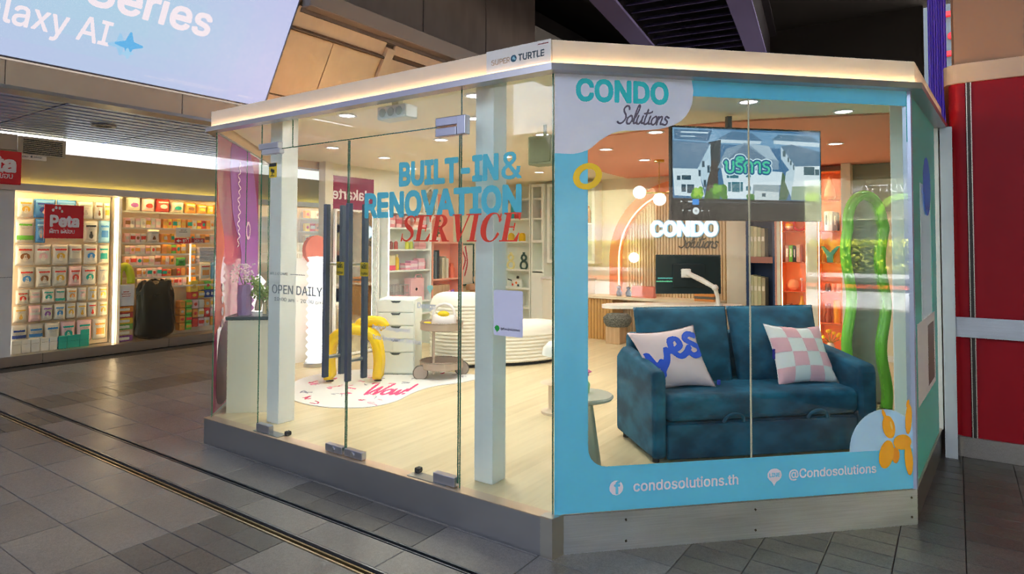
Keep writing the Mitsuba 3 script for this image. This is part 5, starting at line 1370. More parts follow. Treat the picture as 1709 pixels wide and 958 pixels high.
part(k, 'back', FR.box(-3.56, -2.79, 1.34, 2.51, .0, .01), mat('d6dcc8', .5)); part(k, 'shelf_board', FR.box(-3.55, -2.8, 1.9, 1.92, .01, .22), SW)
part(k, 'door_pane', FR.quad(-3.55, -2.80, 1.35, 2.50, .245), 'clear_glass')
for i, (y, z, c) in enumerate([(3.4, 1.92, 'a7b27c'), (3.25, 1.92, 'd6c27a'), (3.05, 1.92, 'c48a3c'), (2.92, 1.92, 'b9783c'), (3.4, 1.35, '8a9a80'), (3.1, 1.35, 'b0a078')]):
    k = thing('cabinet_jar', f'{("olive", "straw", "ochre", "brown", "sage", "khaki")[i]} jar inside the white glass cabinet', 'jar')
    part(k, 'body', lathe([(0, z), (.04, z), (.045, z + .18), (.02, z + .26), (0, z + .27)], 14, (5.86, y, 0)), mat(c, .4), smooth=40)
# footstool
k = thing('knit_stool', 'dark knitted round stool on a pale wooden block behind the sofa', 'stool')
part(k, 'seat', lathe([(0, .44), (.16, .44), (.20, .50), (.20, .56), (.15, .61), (0, .615)], 28, (5.42, 2.22, 0)), KNIT, smooth=40)
part(k, 'block', rbx(5.28, 5.52, 2.12, 2.34, .2, .44, .006), WOOD)
# pendant
k = thing('pendant_lamp', 'gold pendant lamp with white glass globes over the desk', 'lamp')
GOLD = mat('c9a63c', .3, .9)
gx = np.array([4.22, 1.11, 0])
part(k, 'canopy', cyl(gx + [0, 0, 2.56], gx + [0, 0, 2.585], .06, 20), GOLD); part(k, 'cord', cyl(gx + [0, 0, 2.2], gx + [0, 0, 2.57], .004, 6), GOLD)
part(k, 'bar', cyl((4.05, 1.36, 2.2), (4.36, .90, 2.2), .01, 8), GOLD)
for p in ((4.09, 1.30, 2.205), (4.23, 1.11, 2.125), (4.34, .93, 2.2)):
    part(k, 'globe', ball(p, .076, 3), mat('fff8ea', .4), smooth=True, em=emit([1, .95, .88], 1.6))
# wall globe lamp
one('wall_globe', ball((5.9, 2.18, 1.40), .075, 3), mat('fff2dd'), 'small glowing globe light on the slatted wall inside the arch', 'lamp', em=emit([1, .9, .75], 3.0))

# ---- rear wall right: pilaster, navy niche, orange shelves
PIL = mat('e6e4d2', .55)
struct('wall_pilaster', FR.box(-.84, -.52, .2, 2.58, .0, .06), PIL)
struct('wall_pilaster', FR.box(-.16, -.10, .2, 2.58, .0, .30), PIL)
struct('wall_pilaster', FR.box(.20, .33, .2, 2.58, .0, .30), PIL)
struct('wall_pilaster', FR.box(.60, .70, .2, 2.58, .0, .30), PIL)
struct('wall_pilaster', FR.box(-.52, -.16, 1.98, 2.58, .0, .295), PIL)
struct('wall_pilaster', FR.box(-.10, .20, 1.98, 2.58, .0, .295), PIL)
k = thing('navy_niche', 'tall navy blue niche with brown shelf boards holding cream binders', 'shelf')
NV = mat('1f3a66', .5)
part(k, 'back', FR.box(-.52, -.16, .2, 1.98, .0, .02), NV); part(k, 'frame', FR.flat(sbox(-.52, .2, -.16, 1.98).difference(sbox(-.49, .22, -.19, 1.95)), .02, .30), NV)
for z in (.72, 1.36):
    part(k, 'shelf_board', FR.box(-.49, -.19, z, z + .08, .02, .29), mat('a5736a', .5))
part(k, 'edge_strip', FR.box(-.165, -.14, .2, 1.98, .295, .302), mat('c99484', .5))
for z in (.80, 1.44):
    for i in range(4):
        k = thing('binder', f'cream binder, {("first","second","third","fourth")[i]} from left on the {"lower" if z < 1 else "upper"} board of the navy niche', 'binder')
        part(k, 'cover', FR.rbox(-.485 + i * .048, -.44 + i * .048, z, z + .40 - .01 * i, .06, .25, .003), mat(('c8caa0', 'd6d2ac', 'b9ba92', 'a89f80')[i], .5))
        part(k, 'spine_label', FR.box(-.478 + i * .048, -.447 + i * .048, z + .2, z + .26, .25, .252), mat('e9e6d6', .6))
ORG = mat('ffa868', .5)
def orange_unit(key, label, s0, s1, z0, z1, zs):
    k = thing(key, label, 'shelf')
    part(k, 'back', FR.box(s0, s1, z0, z1, .0, .015), ORG)
    part(k, 'side', FR.box(s0, s0 + .012, z0, z1, .015, .29), ORG); part(k, 'side', FR.box(s1 - .012, s1, z0, z1, .015, .29), ORG)
    part(k, 'top', FR.box(s0, s1, z1 - .012, z1, .015, .29), ORG)
    for z in zs:
        part(k, 'shelf_board', FR.box(s0 + .012, s1 - .012, z - .012, z, .015, .28), mat('d9703f', .4))
    part(k, 'led_strip', FR.box(s0 + .012, s0 + .018, z0, z1 - .02, .262, .285), mat('ffd0a0'), em=emit([1.0, .62, .32], 15.0))
    return k
orange_unit('lit_shelf', 'narrow glowing orange shelf right of the navy niche', -.10, .20, .25, 1.98, [.28, .63, 1.01, 1.38, 1.77])
orange_unit('lit_shelf', 'tall glowing orange shelf beside the wavy mirror', .33, .60, .25, 2.50, [.28, .64, 1.02, 1.38, 1.77, 2.15])
def orR(s, z, d=.14): return FR.pt(s, z, d)
k = thing('egg_bowl', 'white and yellow rounded bowl on the top level of the narrow orange shelf', 'bowl')
part(k, 'bowl', ball(orR(-.02, 1.825), .05, 2, (1, 1, .9)), mat('f2ead0', .4), smooth=True); part(k, 'cap', ball(orR(-.02, 1.845), .051, 2, (1, 1, .7)), mat('f0c22c', .4), smooth=True)
one('red_ring', tube([orR(.10 + .07 * math.cos(a), 1.85 + .07 * math.sin(a)) for a in np.linspace(0, 6.283, 24, endpoint=False)], .014, 8, closed=True), mat('d8302a', .4), 'red ring ornament on the top level of the narrow orange shelf', 'ornament', smooth=True)
def obooks(s, z, spec, where):
    for w, h, c, nm in spec:
        k = thing('book', f'{nm} {where}', 'book')
        part(k, 'cover', FR.rbox(s, s + w - .002, z, z + h, .06, .22, .003), mat(c, .5)); part(k, 'title', FR.box(s + w * .3, s + w * .62, z + h * .3, z + h * .8, .22, .2215), mat('f2efe8' if c != 'f0eee8' else '2f3338', .6))
        s += w
obooks(-.055, 1.38, [(.045, .21, '8a6a68', 'mauve brown book'), (.045, .21, '5fae3c', 'green book'), (.04, .20, '2c2f33', 'black book'), (.045, .22, 'e8c4ac', 'pale peach book')], 'on the second level of the narrow orange shelf')
obooks(-.05, .63, [(.045, .21, '7a6f6a', 'taupe book'), (.045, .2, 'c9793c', 'tan book'), (.04, .21, 'b0632f', 'rust book')], 'on the fourth level of the narrow orange shelf')
one('round_dish', ball(orR(.02, 1.09), .075, 2, (.35, 1, 1)), mat('f4a070', .4), 'round peach dish on the third level of the narrow orange shelf', 'dish', smooth=True)
one('white_flower', cat([ball(orR(.12, 1.16), .02, 1), cyl(orR(.12, 1.01), orR(.12, 1.16), .004, 6)]), mat('f4ece4', .5), 'single white flower on the third level of the narrow orange shelf', 'flower')
def lathe_thing(name, label, catg, s, prof, c, d=.14, m=None):
    p = orR(s, 0, d)
    one(name, lathe(prof, 20, (p[0], p[1], 0)), m or mat(c, .3), label, catg, smooth=40)
lathe_thing('yellow_vase', 'yellow bottle vase on the lower level of the narrow orange shelf', 'vase', .12, [(0, .63), (.045, .63), (.07, .70), (.055, .80), (.018, .90), (.02, .95), (0, .95)], 'eab528')
lathe_thing('glass_vase', 'orange tinted glass drop vase at the top of the tall orange shelf', 'vase', .455, [(0, 2.15), (.05, 2.15), (.075, 2.20), (.05, 2.30), (.02, 2.40), (.022, 2.45)], 'f7a878')
obooks(.40, 1.77, [(.05, .24, 'f0eee8', 'white book'), (.045, .24, 'd9d4d0', 'pale grey book'), (.05, .23, '8f8a90', 'grey book')], 'on the second level of the tall orange shelf')
k = thing('teal_vase', 'teal V-shaped vase on the third level of the tall orange shelf', 'vase')
part(k, 'body', FR.flat(Polygon([(.42, 1.38), (.48, 1.38), (.485, 1.47), (.56, 1.58), (.53, 1.58), (.45, 1.50), (.38, 1.58), (.35, 1.58), (.41, 1.47)]), .1, .17), mat('2f8a92', .35))
for i, (s, c, l) in enumerate(((.42, '5a5450', 'dark'), (.49, 'e8a890', 'peach'), (.545, 'f2d2c4', 'cream'))):
    lathe_thing('small_pot', f'{l} small pot on the fourth level of the tall orange shelf', 'pot', s, [(0, 1.02), (.03, 1.02), (.034, 1.08), (.028, 1.12), (0, 1.12)], c)
lathe_thing('brown_vase', 'brown glass vase on the lower level of the tall orange shelf', 'vase', .42, [(0, .64), (.04, .64), (.045, .70), (.025, .78), (.035, .87), (0, .87)], '8a3a1c')
lathe_thing('amber_vase', 'amber yellow cylinder vase on the lower level of the tall orange shelf', 'vase', .52, [(0, .64), (.04, .64), (.042, .9), (.035, .92), (0, .92)], 'f0a41c')
k = thing('yellow_flowers', 'yellow flowers at the foot of the tall orange shelf', 'flowers')
part(k, 'vase', lathe([(0, .281), (.04, .281), (.05, .36), (.03, .40), (0, .40)], 14, tuple(orR(.45, 0, .2) * [1, 1, 0])), mat('d8d2c8', .4), smooth=40)
for i in range(9):
    part(k, 'blossom', ball(orR(.45 + .13 * math.sin(i * 2.4), .50 + .05 * math.cos(i * 1.7), .25), .022, 1), mat('f2c41c', .5))
part(k, 'stem', cat([cyl(orR(.45, .39, .2), orR(.45 + .13 * math.sin(i * 2.4), .50 + .05 * math.cos(i * 1.7), .25), .003, 5) for i in range(9)]), mat('6f7a34', .6))

# ---- ceiling cassette reflected look: box unit and vents
k = thing('ceiling_unit', 'white air unit with three round vents under the kiosk ceiling by the doors', 'air vent')
part(k, 'plate', rbx(.10, .22, 1.18, 1.44, 2.42, 2.51, .01), mat('dfe4da', .5))
part(k, 'hanger', bx(.14, .18, 1.28, 1.34, 2.51, 2.6), mat('dfe4da', .5))
for y in (1.235, 1.31, 1.385):
    part(k, 'vent', Frame((.098, 0, 0), (0, -1, 0), (-1, 0, 0)).put(lathe([(0, .004), (.026, .004), (.03, .0)], 18), -y, 2.465, 0), mat('a9b4a0', .6))
k = thing('loudspeaker', 'grey-green loudspeaker box hung under the kiosk ceiling near the corner', 'speaker')
part(k, 'cabinet', rbx(1.60, 1.76, .98, 1.22, 2.26, 2.50, .008), mat('8a9278', .6)); part(k, 'bracket', cyl((1.68, 1.10, 2.5), (1.68, 1.10, 2.6), .015), mat('8a9278', .6)); part(k, 'grille', bx(1.594, 1.6, 1.0, 1.2, 2.28, 2.48), mat('7a826a', .7))

# ================================================================ PET SHOP
struct('wall_shop', cat([bx(-11.5, .20, 8.25, 8.4, .0, 2.32), bx(-11.5, -6.01, 8.25, 8.5, 2.32, 6.5)]), mat('d9d6d0', .4))
for z in (1.15,):
    part('wall_shop', 'joint', bx(-6, .2, 8.247, 8.25, z - .004, z + .004), mat('8a8782', .6))
struct('baseboard_shop', bx(-6, 6.5, 8.24, 8.4, 0, .13), mat('a99d90', .35, .7))
for x in (.55, 2.2, 3.9):
    part('baseboard_shop', 'seam', bx(x - .003, x + .003, 8.237, 8.24, 0, .13), mat('5a544c', .5))
struct('wall_shop_header', bx(-6, 6.5, 8.22, 8.5, 2.34, 2.80), mat('b9ab94', .55))
part('wall_shop_header', 'trim', cat([bx(-6, 6.5, 8.14, 8.34, 2.27, 2.335), bx(-6, 6.5, 8.14, 8.145, 2.335, 2.36)]), mat('cfc6b8', .4, .3))
k = thing('cove_light', 'yellowish light strip washing the beige header of the pet shop', 'light')
part(k, 'diffuser', bx(-1, 6.5, 8.165, 8.18, 2.337, 2.345), WHITE, em=emit([1.0, .84, .16], 9.0))
k = thing('ceiling_light_strip', 'long white light strip between pet shop header and slatted ceiling', 'light')
part(k, 'diffuser', bx(.75, 6.5, 8.3, 8.32, 2.80, 2.99), WHITE, em=emit([.95, .97, 1.0], .85))
k = thing('air_vent', 'black louvred opening above the pet shop header', 'vent')
part(k, 'frame', bx(.2, .74, 8.20, 8.24, 2.74, 2.98), mat('a9a294', .5)); part(k, 'grille', cat([bx(.26, .70, 8.19, 8.2, 2.76 + i * .025, 2.772 + i * .025) for i in range(8)]), mat('16191b', .5))
struct('pipe_end', bx(-.6, .18, 8.15, 8.25, 2.78, 2.98), mat('b5ab9c', .6))
struct('floor_shop', bx(.2, 6.5, 8.4, 9.0, .0, .12), mat('b9ab98', .5))
struct('wall_shop_rear', bx(.2, 6.5, 8.72, 8.8, .12, 2.34), mat('e6d8c4', .6))
struct('ceiling_shop', bx(.2, 6.5, 8.34, 8.75, 2.30, 2.34), WHITE)
struct('wall_shop_divider', bx(1.50, 1.54, 8.36, 8.72, .12, 2.30), mat('e9e2d6', .5))
pane('window_10', FP, .21, 1.49, .13, 2.27, edges='')
pane('window_11', FP, 1.50, 6.4, .13, 2.27, edges='')
WARM = [1.0, .55, .21]
k = thing('led_tube', 'bright vertical warm light tube dividing the pet shop window', 'light')
part(k, 'tube', bx(1.44, 1.465, 8.34, 8.365, .14, 2.24), WHITE, em=emit([1.0, .70, .38], 12.0))
k = thing('led_tube', 'vertical warm light tube at the left edge of the pet shop window', 'light')
part(k, 'tube', bx(.215, .23, 8.36, 8.375, .6, 2.24), WHITE, em=emit([1.0, .62, .28], 10.0))
k = thing('shop_downlight', 'warm strip under the pet shop ceiling along the front glass', 'light')
part(k, 'diffuser', bx(.25, 6.3, 8.36, 8.39, 2.285, 2.298), WHITE, em=emit(WARM, 38.0))

# signs
RD = mat('d3262e', .45)
def paw_logo(fr, s, z, w, d, k):
    Wt = mat('fbf3ef', .45)
    part(k, 'logo', fr.flat(saf.translate(saf.scale(unary_union([fit(tp('Peta', True, .03), 0, 0, None, 1.0)]), 1, 1.15, origin=(0, 0)).buffer(0), 0, 0).__class__ and saf.translate(saf.scale(fit(tp('Peta', True, .05), 0, 0, None, 1.0), w, w * 1.15, origin=(0, 0)), s, z), d, d + .002), Wt)
    for cx, cy, r in ((.10, .62, .055), (.20, .72, .06), (.32, .70, .055), (.40, .58, .05)):
        part(k, 'paw_toe', fr.flat(saf.translate(saf.scale(Point(cx * w, cy * w).buffer(r * w), .8, 1.1), s, z), d, d + .002), Wt)
    part(k, 'thai_line', fr.flat(saf.translate(saf.scale(thai('po ii to aa _ e po han cho m oo bo', .2), w * .115, w * .115, origin=(0, 0)), s, z - w * .27), d, d + .002), Wt)
k = thing('pet_shop_sign', 'square red sign with white Peta lettering in the pet shop window', 'sign')
part(k, 'board', FP.rbox(.54, 1.005, 1.655, 2.11, .01, .03, .003), RD)
paw_logo(FP, .60, 1.82, .35, .031, k)
k = thing('pet_shop_sign', 'red box sign with white lettering cut by the left edge of the picture', 'sign')
part(k, 'board', FP.rbox(-.55, .215, 2.335, 2.755, .10, .20, .005), RD)
part(k, 'logo', FP.flat(fit(tp('Peta', True, .05), -.36, 2.50, None, .52), .201, .204), mat('fbf3ef', .45)); part(k, 'thai_line', FP.flat(saf.translate(saf.scale(thai('e po han cho m oo bo'), .05, .05, origin=(0, 0)), -.08, 2.41), .201, .204), mat('fbf3ef', .45))
k = thing('shop_sign', 'small white sign with dark lettering on the beige pet shop header', 'sign')
part(k, 'plate', FP.box(.225, .52, 2.68, 2.755, .09, .10), mat('e9e4dc', .4))
part(k, 'lettering', FP.flat(unary_union([fit(tp('SUPER', False), .25, 2.71, None, .07), Point(.352, 2.719).buffer(.012), fit(tp('TURTLE', True), .37, 2.71, None, .10)]), .101, .103), mat('4a5a66', .5))

# hanging pouches
def bag_mesh():
    def fn(u, v, side):
        h = .5 * np.clip(4 * u * (1 - u), 0, 1) ** .5 * np.clip(np.minimum(v / .14, (1 - v) / .16), 0, 1) ** .6
        wob = .012 * np.sin(v * 9) * (u - .5)
        return np.stack([u - .5 + wob * 2, v, side * h * .9 + 0 * u], -1)
    return fn
BAGF = bag_mesh()
BAGM = surf_grid(BAGF, 9, 11)
BAGSHAPES, PATCH = {}, {}
BAGPLY = mikit.ply(BAGM, None, smooth=True)
def patch(kind):
    if kind not in PATCH:
        off = lambda u, v, s: BAGF(u, v, 1) + np.array([0, 0, .03])
        p = {'oval': el(.5, .42, .27, .16), 'band': sbox(.06, .42, .94, .56), 'foot': sbox(.05, .12, .95, .30), 'title': sbox(.15, .70, .85, .78), 'rect': sbox(.2, .25, .8, .55), 'top': sbox(.06, .62, .94, .84),
             'lines': unary_union([sbox(.2, .64, .8, .66), sbox(.28, .58, .72, .60)]), 'animal': unary_union([el(.5, .30, .14, .10), el(.5, .42, .08, .07), Polygon([(.43, .45), (.45, .53), (.49, .47)]), Polygon([(.57, .45), (.55, .53), (.51, .47)])])}[kind]
        PATCH[kind] = mikit.ply(drape(p, off, .2), None, smooth=True)
    return PATCH[kind]
def bag(name, label, catg, x, y, z, w, h, t, body, prints, group=None, tilt=0.0):
    k = thing(name, label, catg, group)
    tw = T().translate([x, y, z]).rotate([0, 0, 1], tilt).rotate([1, 0, 0], 90).scale([w, h, t])
    def put_(key, plyd, m):
        kk = uniq(key); scene[kk] = {**plyd, 'bsdf': {'type': 'ref', 'id': m}, 'to_world': tw}
    put_(k + '__pouch', BAGPLY, mat(body, .35, spec=.5))
    for nm, c in prints:
        put_(k + '__print', patch(nm), mat(c, .4))
ORD = ['leftmost', 'second from left', 'third from left', 'fourth from left', 'fifth from left', 'sixth from left', 'seventh from left', 'eighth from left', 'ninth from left', 'tenth from left'] + [f'{i}th from left' for i in range(11, 60)]
CN = {'white': 'dcd4c8', 'cream': 'f0e2c8', 'pink': 'f0c4c4', 'blue': '3f86c8', 'orange': 'f0a24a', 'yellow': 'f2d04a', 'green': '6fbf4a', 'red': 'd8433a', 'teal': '1f9a90', 'navy': '2a3f8f', 'gold': 'e0b040', 'brown': '8a5a34', 'black': '2b2b2d', 'grey': 'b9b4ae', 'violet': '9a5aa8', 'sky': '8fc8e6'}
ROWN = ['top', 'second', 'third', 'fourth', 'fifth', 'sixth', 'seventh', 'bottom']
def xX(cx): return .30 + (cx - 75) * .00215
def zZ(cy): return 2.2 - (cy - 80) * .00255
rows = [
    (80, 184, [(78, 162, 'white', 'gold', 'oval'), (165, 283, 'blue', 'navy', 'oval'), (285, 400, 'blue', 'sky', 'rect'), (405, 502, 'white', 'grey', 'animal'), (505, 560, 'white', 'brown', 'animal'), (562, 606, 'cream', 'gold', 'rect')]),
    (186, 318, [(74, 172, 'white', 'green', 'foot'), (174, 228, 'blue', 'sky', 'oval'), (446, 532, 'white', 'black', 'animal'), (534, 606, 'sky', 'blue', 'rect')]),
    (322, 438, [(74, 172, 'white', 'brown', 'oval'), (174, 266, 'white', 'pink', 'oval'), (268, 360, 'white', 'gold', 'oval'), (362, 444, 'white', 'grey', 'foot'), (448, 532, 'white', 'blue', 'oval'), (534, 606, 'cream', 'teal', 'rect')]),
    (442, 556, [(90, 180, 'white', 'blue', 'oval'), (182, 270, 'white', 'brown', 'oval'), (272, 360, 'white', 'gold', 'oval'), (364, 438, 'pink', 'red', 'oval'), (440, 532, 'white', 'teal', 'oval'), (536, 604, 'cream', 'grey', 'animal')]),
    (562, 642, [(80, 150, 'white', 'red', 'oval'), (154, 215, 'white', 'pink', 'band'), (218, 288, 'white', 'teal', 'oval'), (290, 350, 'white', 'teal', 'foot'), (354, 416, 'white', 'orange', 'oval'), (418, 474, 'white', 'pink', 'oval'), (478, 534, 'white', 'gold', 'animal'), (538, 600, 'cream', 'yellow', 'oval')]),
    (646, 736, [(72, 146, 'cream', 'gold', 'animal'), (150, 214, 'pink', 'white', 'band'), (218, 284, 'white', 'violet', 'oval'), (286, 350, 'white', 'blue', 'oval'), (354, 412, 'white', 'gold', 'oval'), (414, 474, 'white', 'gold', 'animal'), (478, 536, 'white', 'red', 'animal'), (540, 600, 'cream', 'gold', 'oval')]),
    (744, 866, [(60, 146, 'white', 'navy', 'band'), (148, 236, 'white', 'blue', 'band'), (238, 322, 'white', 'blue', 'foot'), (326, 414, 'pink', 'teal', 'oval'), (416, 508, 'pink', 'teal', 'rect'), (512, 600, 'cream', 'orange', 'rect')]),
]
for ri, (c0, c1, items) in enumerate(rows):
    for i, (a, b, body, acc, pk) in enumerate(items):
        w, h = (b - a) * .00215, (c1 - c0) * .00255
        bag('pet_food_pouch', f'{body} pouch with {acc} print, {ORD[i]} in the {ROWN[ri]} pouch row', 'pouch',
            xX((a + b) / 2), 8.50 + .012 * ((i + ri) % 2), zZ(c1), w * .97, h * .97, .07, CN[body], [('title', CN['red'] if body == 'white' and ri in (2, 3) else CN[acc]), (pk, CN[acc]), ('lines', CN['grey'])] + ([('animal', 'efe6d8')] if pk == 'oval' else []), tilt=rng.uniform(-5, 5))
for i, (a, b) in enumerate([(62, 112), (114, 160), (164, 210), (214, 258), (262, 304)]):
    k = thing('small_carton', f'small white carton, {ORD[i]} on the floor below the pouches', 'box')
    part(k, 'body', rbx(xX(a), xX(b), 8.46, 8.56, .125, .30, .003, 4), mat('f2ece2', .5)); part(k, 'flap', bx(xX(a) + .01, xX(b) - .01, 8.457, 8.46, .24, .246), mat('c9bfae', .6))
for i, (a, b) in enumerate([(312, 358), (360, 430), (432, 486)]):
    k = thing('teal_carton', f'teal carton, {ORD[i]} of three below the pouches', 'box')
    part(k, 'body', rbx(xX(a), xX(b), 8.46, 8.58, .125, .30, .003, 4), mat('1fa092', .4)); part(k, 'seam', bx(xX(a) + .01, xX(b) - .01, 8.457, 8.46, .22, .224), mat('17786e', .5))
struct('wall_pegboard', bx(.22, 1.48, 8.60, 8.62, .13, 2.27), mat('e9d6ba', .6))

# right bay: shelves full of small packs
def xR(cx): return 1.65 + (cx - 65) * .00296
def zR(cy): return 2.08 - (cy - 175) * .00288
kS = thing('wall_shelving', 'cream wall shelving of the pet shop, loaded with small packs', 'shelf')
shelfy = [175, 262, 340, 402, 462, 525, 578]
for i, cy in enumerate(shelfy):
    part(kS, 'shelf_board', cat([bx(1.55, 5.95, 8.48, 8.72, zR(cy) - .014, zR(cy)), bx(1.55, 5.95, 8.474, 8.48, zR(cy) - .026, zR(cy))]), mat('f2e6d2', .5))
    part(kS, 'led_strip', bx(1.56, 5.94, 8.485, 8.495, zR(cy) - .019, zR(cy) - .0145), WHITE, em=emit(WARM, 11.0))
for x in (2.26, 3.6, 4.9):
    part(kS, 'upright', bx(x - .01, x + .01, 8.70, 8.72, .12, 2.25), mat('e0d2bc', .5))
PACKM = mikit.ply(rbox(1, 1, 1, .06, 4), None, smooth=False)
STRIPE = mikit.ply(bx(-.505, .505, -.53, -.50, -.18, .22), None)
SPOT = mikit.ply((lambda m: m)(ball((0, -.52, .0), .3, 1, (1, .12, .7))), None, smooth=True)
def pack(label, x, y, z, w, d, h, c, acc, kind, group):
    k = thing('pet_pack', label, 'pack', group)
    tw = T().translate([x, y, z + h / 2]).scale([w, d, h])
    scene[k + '__body'] = {**PACKM, 'bsdf': {'type': 'ref', 'id': mat(c, .4)}, 'to_world': tw}
    scene[k + '__print'] = {**(STRIPE if kind else SPOT), 'bsdf': {'type': 'ref', 'id': mat(acc, .45)}, 'to_world': tw}
segs = {  # shelf: (x0, x1, count, colours, height)
    1: [(68, 246, 7, ['pink', 'white'], 52), (258, 380, 5, ['orange', 'yellow'], 52), (388, 572, 7, ['orange', 'white', 'yellow', 'red'], 50)],
    2: [(68, 172, 4, ['pink', 'white'], 50), (248, 318, 4, ['orange', 'gold'], 46), (406, 572, 6, ['orange', 'white', 'orange'], 50)],
    3: [(68, 248, 7, ['white', 'pink', 'white'], 46), (254, 382, 5, ['orange', 'gold', 'green'], 50), (410, 440, 1, ['yellow'], 50)],
    4: [(68, 250, 6, ['pink', 'white', 'pink'], 50), (254, 318, 3, ['orange', 'pink'], 48), (408, 436, 1, ['orange'], 48)],
    5: [(130, 256, 5, ['pink', 'white'], 48), (258, 384, 5, ['red', 'orange', 'brown'], 40), (400, 436, 1, ['orange'], 44)],
    6: [(130, 250, 5, ['white', 'pink'], 40), (254, 390, 6, ['pink', 'white'], 46), (398, 440, 2, ['yellow', 'orange'], 44)]}
for si, ss in segs.items():
    j = 0
    for a, b, n, cs, hh in ss:
        for i in range(n):
            c = cs[i % len(cs)]; acc = rng.choice(['red', 'brown', 'white', 'gold', 'orange', 'teal'] if c != 'white' else ['pink', 'red', 'orange', 'grey'])
            w = (b - a) / n * .00296
            x = xR(a) + w * (i + .5)
            pack(f'small {c} pack, {ORD[j]} on the {ROWN[si]} pet shop shelf', x, 8.57 + rng.uniform(-.01, .01), zR(shelfy[si]), w * .92, .08, hh * .00288 * rng.uniform(.92, 1.04), CN[c], CN[acc], (i + si) % 2, f'treat packs on the {ROWN[si]} shelf')
            j += 1
for si in range(7):
    for i in range(8):
        c = ['orange', 'white', 'pink', 'yellow', 'red', 'orange', 'cream', 'sky'][(i + si * 3) % 8]
        pack(f'{c} pack seen through the kiosk, {ORD[i]}, {ROWN[si]} shelf', 4.95 + i * .12, 8.57, zR(shelfy[si]), .11, .08, .15, CN[c], CN[['red', 'white', 'brown'][i % 3]], i % 2, f'packs at the far end of the {ROWN[si]} shelf')
for i, (a, b, c, acc, h) in enumerate([(74, 145, 'white', 'violet', 76), (148, 216, 'pink', 'red', 74), (219, 293, 'red', 'pink', 72), (296, 370, 'white', 'teal', 62), (372, 438, 'orange', 'brown', 62), (440, 498, 'orange', 'yellow', 54), (500, 537, 'yellow', 'white', 50), (539, 575, 'orange', 'brown', 56)]):
    bag('treat_bag', f'plump {c} bag with {acc} print, {ORD[i]} on the top pet shop shelf', 'bag', xR((a + b) / 2), 8.56, zR(175), (b - a) * .00296 * .98, h * .00288, .14, CN[c], [('oval', CN[acc]), ('title', CN['white'])])
bag('display_box_bag', 'large white pouch with cat picture standing on the third shelf of the pet shop', 'pouch', xR(206), 8.52, zR(340), .18, .20, .08, CN['white'], [('animal', CN['brown']), ('title', CN['grey'])])
# lower right stacks
st_ = [(400, 448, 552, 622, 'yellow'), (450, 482, 562, 610, 'gold'), (484, 520, 560, 610, 'green'), (522, 555, 562, 610, 'yellow'), (404, 448, 616, 660, 'red'), (450, 484, 616, 655, 'gold'), (486, 518, 612, 656, 'navy'), (520, 552, 612, 656, 'navy')]
for r_ in range(3):
    for c_i in range(4):
        st_.append((418 + c_i * 34, 450 + c_i * 34, 664 + r_ * 52, 714 + r_ * 52, ['pink', 'white', 'orange', 'cream', 'red'][(r_ * 2 + c_i) % 5]))
for r_ in range(4):
    for c_i, c in enumerate(('orange', 'green')):
        st_.append((346 + c_i * 36, 378 + c_i * 36, 664 + r_ * 42, 704 + r_ * 42, c if r_ % 3 else ('green' if c_i else 'orange')))
seen_rows = {}
for i, (a, b, y0, y1, c) in enumerate(st_):
    blk = 'narrow' if a < 400 else 'wide'
    rows_ = sorted({q[2] for q in st_ if (q[0] < 400) == (a < 400)})
    r_ = rows_.index(y0); seen_rows[(blk, r_)] = seen_rows.get((blk, r_), -1) + 1
    pack(f'small {c} box, {ORD[seen_rows[(blk, r_)]]} in {"top second third fourth fifth sixth seventh eighth".split()[min(r_, 7)]} row, {blk} stack beside the black sack', xR((a + b) / 2), 8.55, max(.122, zR(y1)), (b - a) * .00296 * .95, .14, (y1 - y0) * .00288 * .96, CN[c], CN[rng.choice(['white', 'red', 'gold'])], i % 2, 'boxes stacked right of the black sack')
for i in range(6):
    k = thing('paper_pack', f'white striped pack right of the arrow sign, {("topmost", "second from top", "third from top", "third from bottom", "second from bottom", "bottom")[i]} of six', 'pack')
    part(k, 'body', rbx(xR(446), xR(570), 8.46, 8.62, 1.245 + (5 - i) * .048, 1.288 + (5 - i) * .048, .003, 4), mat('ece9ea', .5)); part(k, 'stripe', bx(xR(450), xR(566), 8.457, 8.46, 1.26 + (5 - i) * .048, 1.27 + (5 - i) * .048), mat('9a9aa8', .5))
bag('treat_bag', 'orange and white treat bag standing right of the black sack', 'bag', xR(478), 8.46, zR(552), .19, .29, .09, CN['cream'], [('rect', CN['orange']), ('title', CN['red'])])
bag('treat_bag', 'sky blue treat bag at the right end beside the pink banner', 'bag', xR(540), 8.46, zR(552), .17, .28, .09, CN['sky'], [('oval', CN['blue']), ('title', CN['white'])])
k = thing('arrow_sign', 'red hanging sign with white arrow in the pet shop window', 'sign')
part(k, 'board', FP.rbox(xR(314) - .05, xR(400) - .05, zR(346), zR(316), -.10, -.09, .003), RD)
part(k, 'arrow', FP.flat(unary_union([Polygon([(xR(322) - .05, zR(331)), (xR(336) - .05, zR(321)), (xR(336) - .05, zR(341))]), sbox(xR(334) - .05, zR(333), xR(350) - .05, zR(329))]), -.0895, -.0875), WHITE)
part(k, 'word', FP.flat(saf.translate(saf.scale(thai('e ko aa ii'), .045, .045, origin=(0, 0)), xR(357) - .05, zR(339)), -.0895, -.0875), WHITE)
k = thing('small_sign', 'small dark red sign with white script right of the arrow sign', 'sign')
part(k, 'board', FP.rbox(xR(404) - .05, xR(478) - .05, zR(342), zR(316), -.10, -.09, .003), mat('a51f2c', .5)); part(k, 'word', FP.flat(saf.translate(saf.scale(thai('po oo bo ro'), .04, .04, origin=(0, 0)), xR(420) - .05, zR(338)), -.0895, -.0875), WHITE)
k = thing('notice_card', 'white notice card above the red arrow sign', 'card')
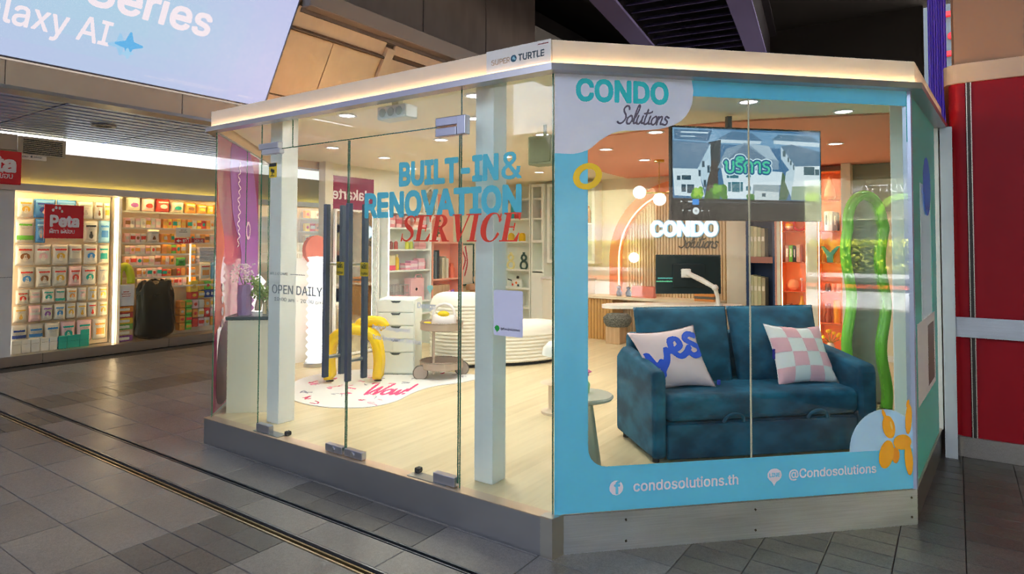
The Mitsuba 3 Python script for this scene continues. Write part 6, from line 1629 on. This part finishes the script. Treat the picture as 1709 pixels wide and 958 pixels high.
part(k, 'card', FP.rbox(xR(320) - .05, xR(398) - .05, zR(310), zR(258), -.10, -.095, .002), mat('ece4d8', .5)); part(k, 'text_line', FP.flat(unary_union([sbox(xR(345) - .05, zR(274), xR(375) - .05, zR(270)), sbox(xR(335) - .05, zR(284), xR(383) - .05, zR(280))]), -.0945, -.093), mat('9a9086', .5))
k = thing('divider_post', 'slim white light post in the middle of the pet shop shelves', 'post')
part(k, 'tube', bx(xR(388), xR(396), 8.44, 8.455, zR(560), zR(346)), WHITE, em=emit([1, .95, .88], .9))
bag('green_pouch', 'bright green pouch hanging on the pet shop shelves', 'pouch', xR(345), 8.47, zR(470), .15, .13, .06, '3fae3c', [('title', 'f0f0e0'), ('oval', '2a7f2c')])
# black sack, standee, box tower
def sack():
    m = trimesh.creation.icosphere(4, 1.0); v = m.vertices.copy()
    a = np.arctan2(v[:, 1], v[:, 0]); h = (v[:, 2] + 1) / 2
    r_ = np.hypot(v[:, 0], v[:, 1]); prof_ = np.clip(1.3 * r_ ** .5, 0, 1) * (1 - .12 * h)
    fold = 1 + .07 * np.sin(a * 9 + 4 * h) * h + .1 * (meshkit.fbm(v * 2.3, 4, 3) - .5)
    out = np.c_[np.cos(a) * prof_ * .30 * fold, np.sin(a) * prof_ * .07 * fold, h * .86 + .06 * np.sin(a * 5) * (h > .8)]
    return trimesh.Trimesh(out + np.array([2.03, 8.12, 0.001]), m.faces, process=False)
k = thing('black_sack', 'large shiny black plastic sack standing before the pet shop window', 'sack')
s_ = sack(); s_.apply_translation([.03, .28, .13])
part(k, 'bag', s_, mat('0b0b0c', .3, spec=.5), smooth=True)
part(k, 'knot', ball((2.25, 8.40, .99), .05, 2, (1, .8, .9)), mat('101011', .25, spec=.6), smooth=True)
part(k, 'knot', cat([trimesh.creation.cone(.04, .1, sections=10, transform=trimesh.transformations.translation_matrix([1.87, 8.40, .93]))]), mat('101011', .25, spec=.6))
k = thing('white_standee', 'white box with small red lettering on top of the box tower by the light tube', 'box')
part(k, 'body', rbx(1.50, 1.76, 8.40, 8.56, .655, .975, .01), mat('e9e6ea', .45))
part(k, 'text_line', FP.flat(unary_union([sbox(1.60, .86, 1.68, .875), sbox(1.575, .83, 1.705, .84), sbox(1.585, .80, 1.70, .81)]), -.0995, -.097), mat('b8746e', .5))
k = thing('cat_toy', 'lime yellow rounded cat toy standing on the white box', 'toy')
part(k, 'body', cat([tube(spline([(1.54, 8.46, .98), (1.56, 8.46, 1.18), (1.65, 8.46, 1.25), (1.72, 8.46, 1.12), (1.73, 8.46, .99)], 6), .055, 12)]), mat('cfd92a', .4), smooth=True)
for i, c in enumerate(['e2862f', 'b8443a', 'f0c43a', '6f9a4a', 'd8b48a', '8a4a8c']):
    z = .135 + (5 - i) * .086
    k = thing('product_box', f'{("orange","brick red","yellow","green","tan","purple")[i]} box in the tower by the bright light tube', 'box')
    part(k, 'body', rbx(1.51, 1.75, 8.41, 8.56, z, z + .083, .003, 4), mat(c, .45)); part(k, 'label_band', FP.box(1.54, 1.70, z + .02, z + .06, -.1095, -.107), mat('f0e6d4', .5))
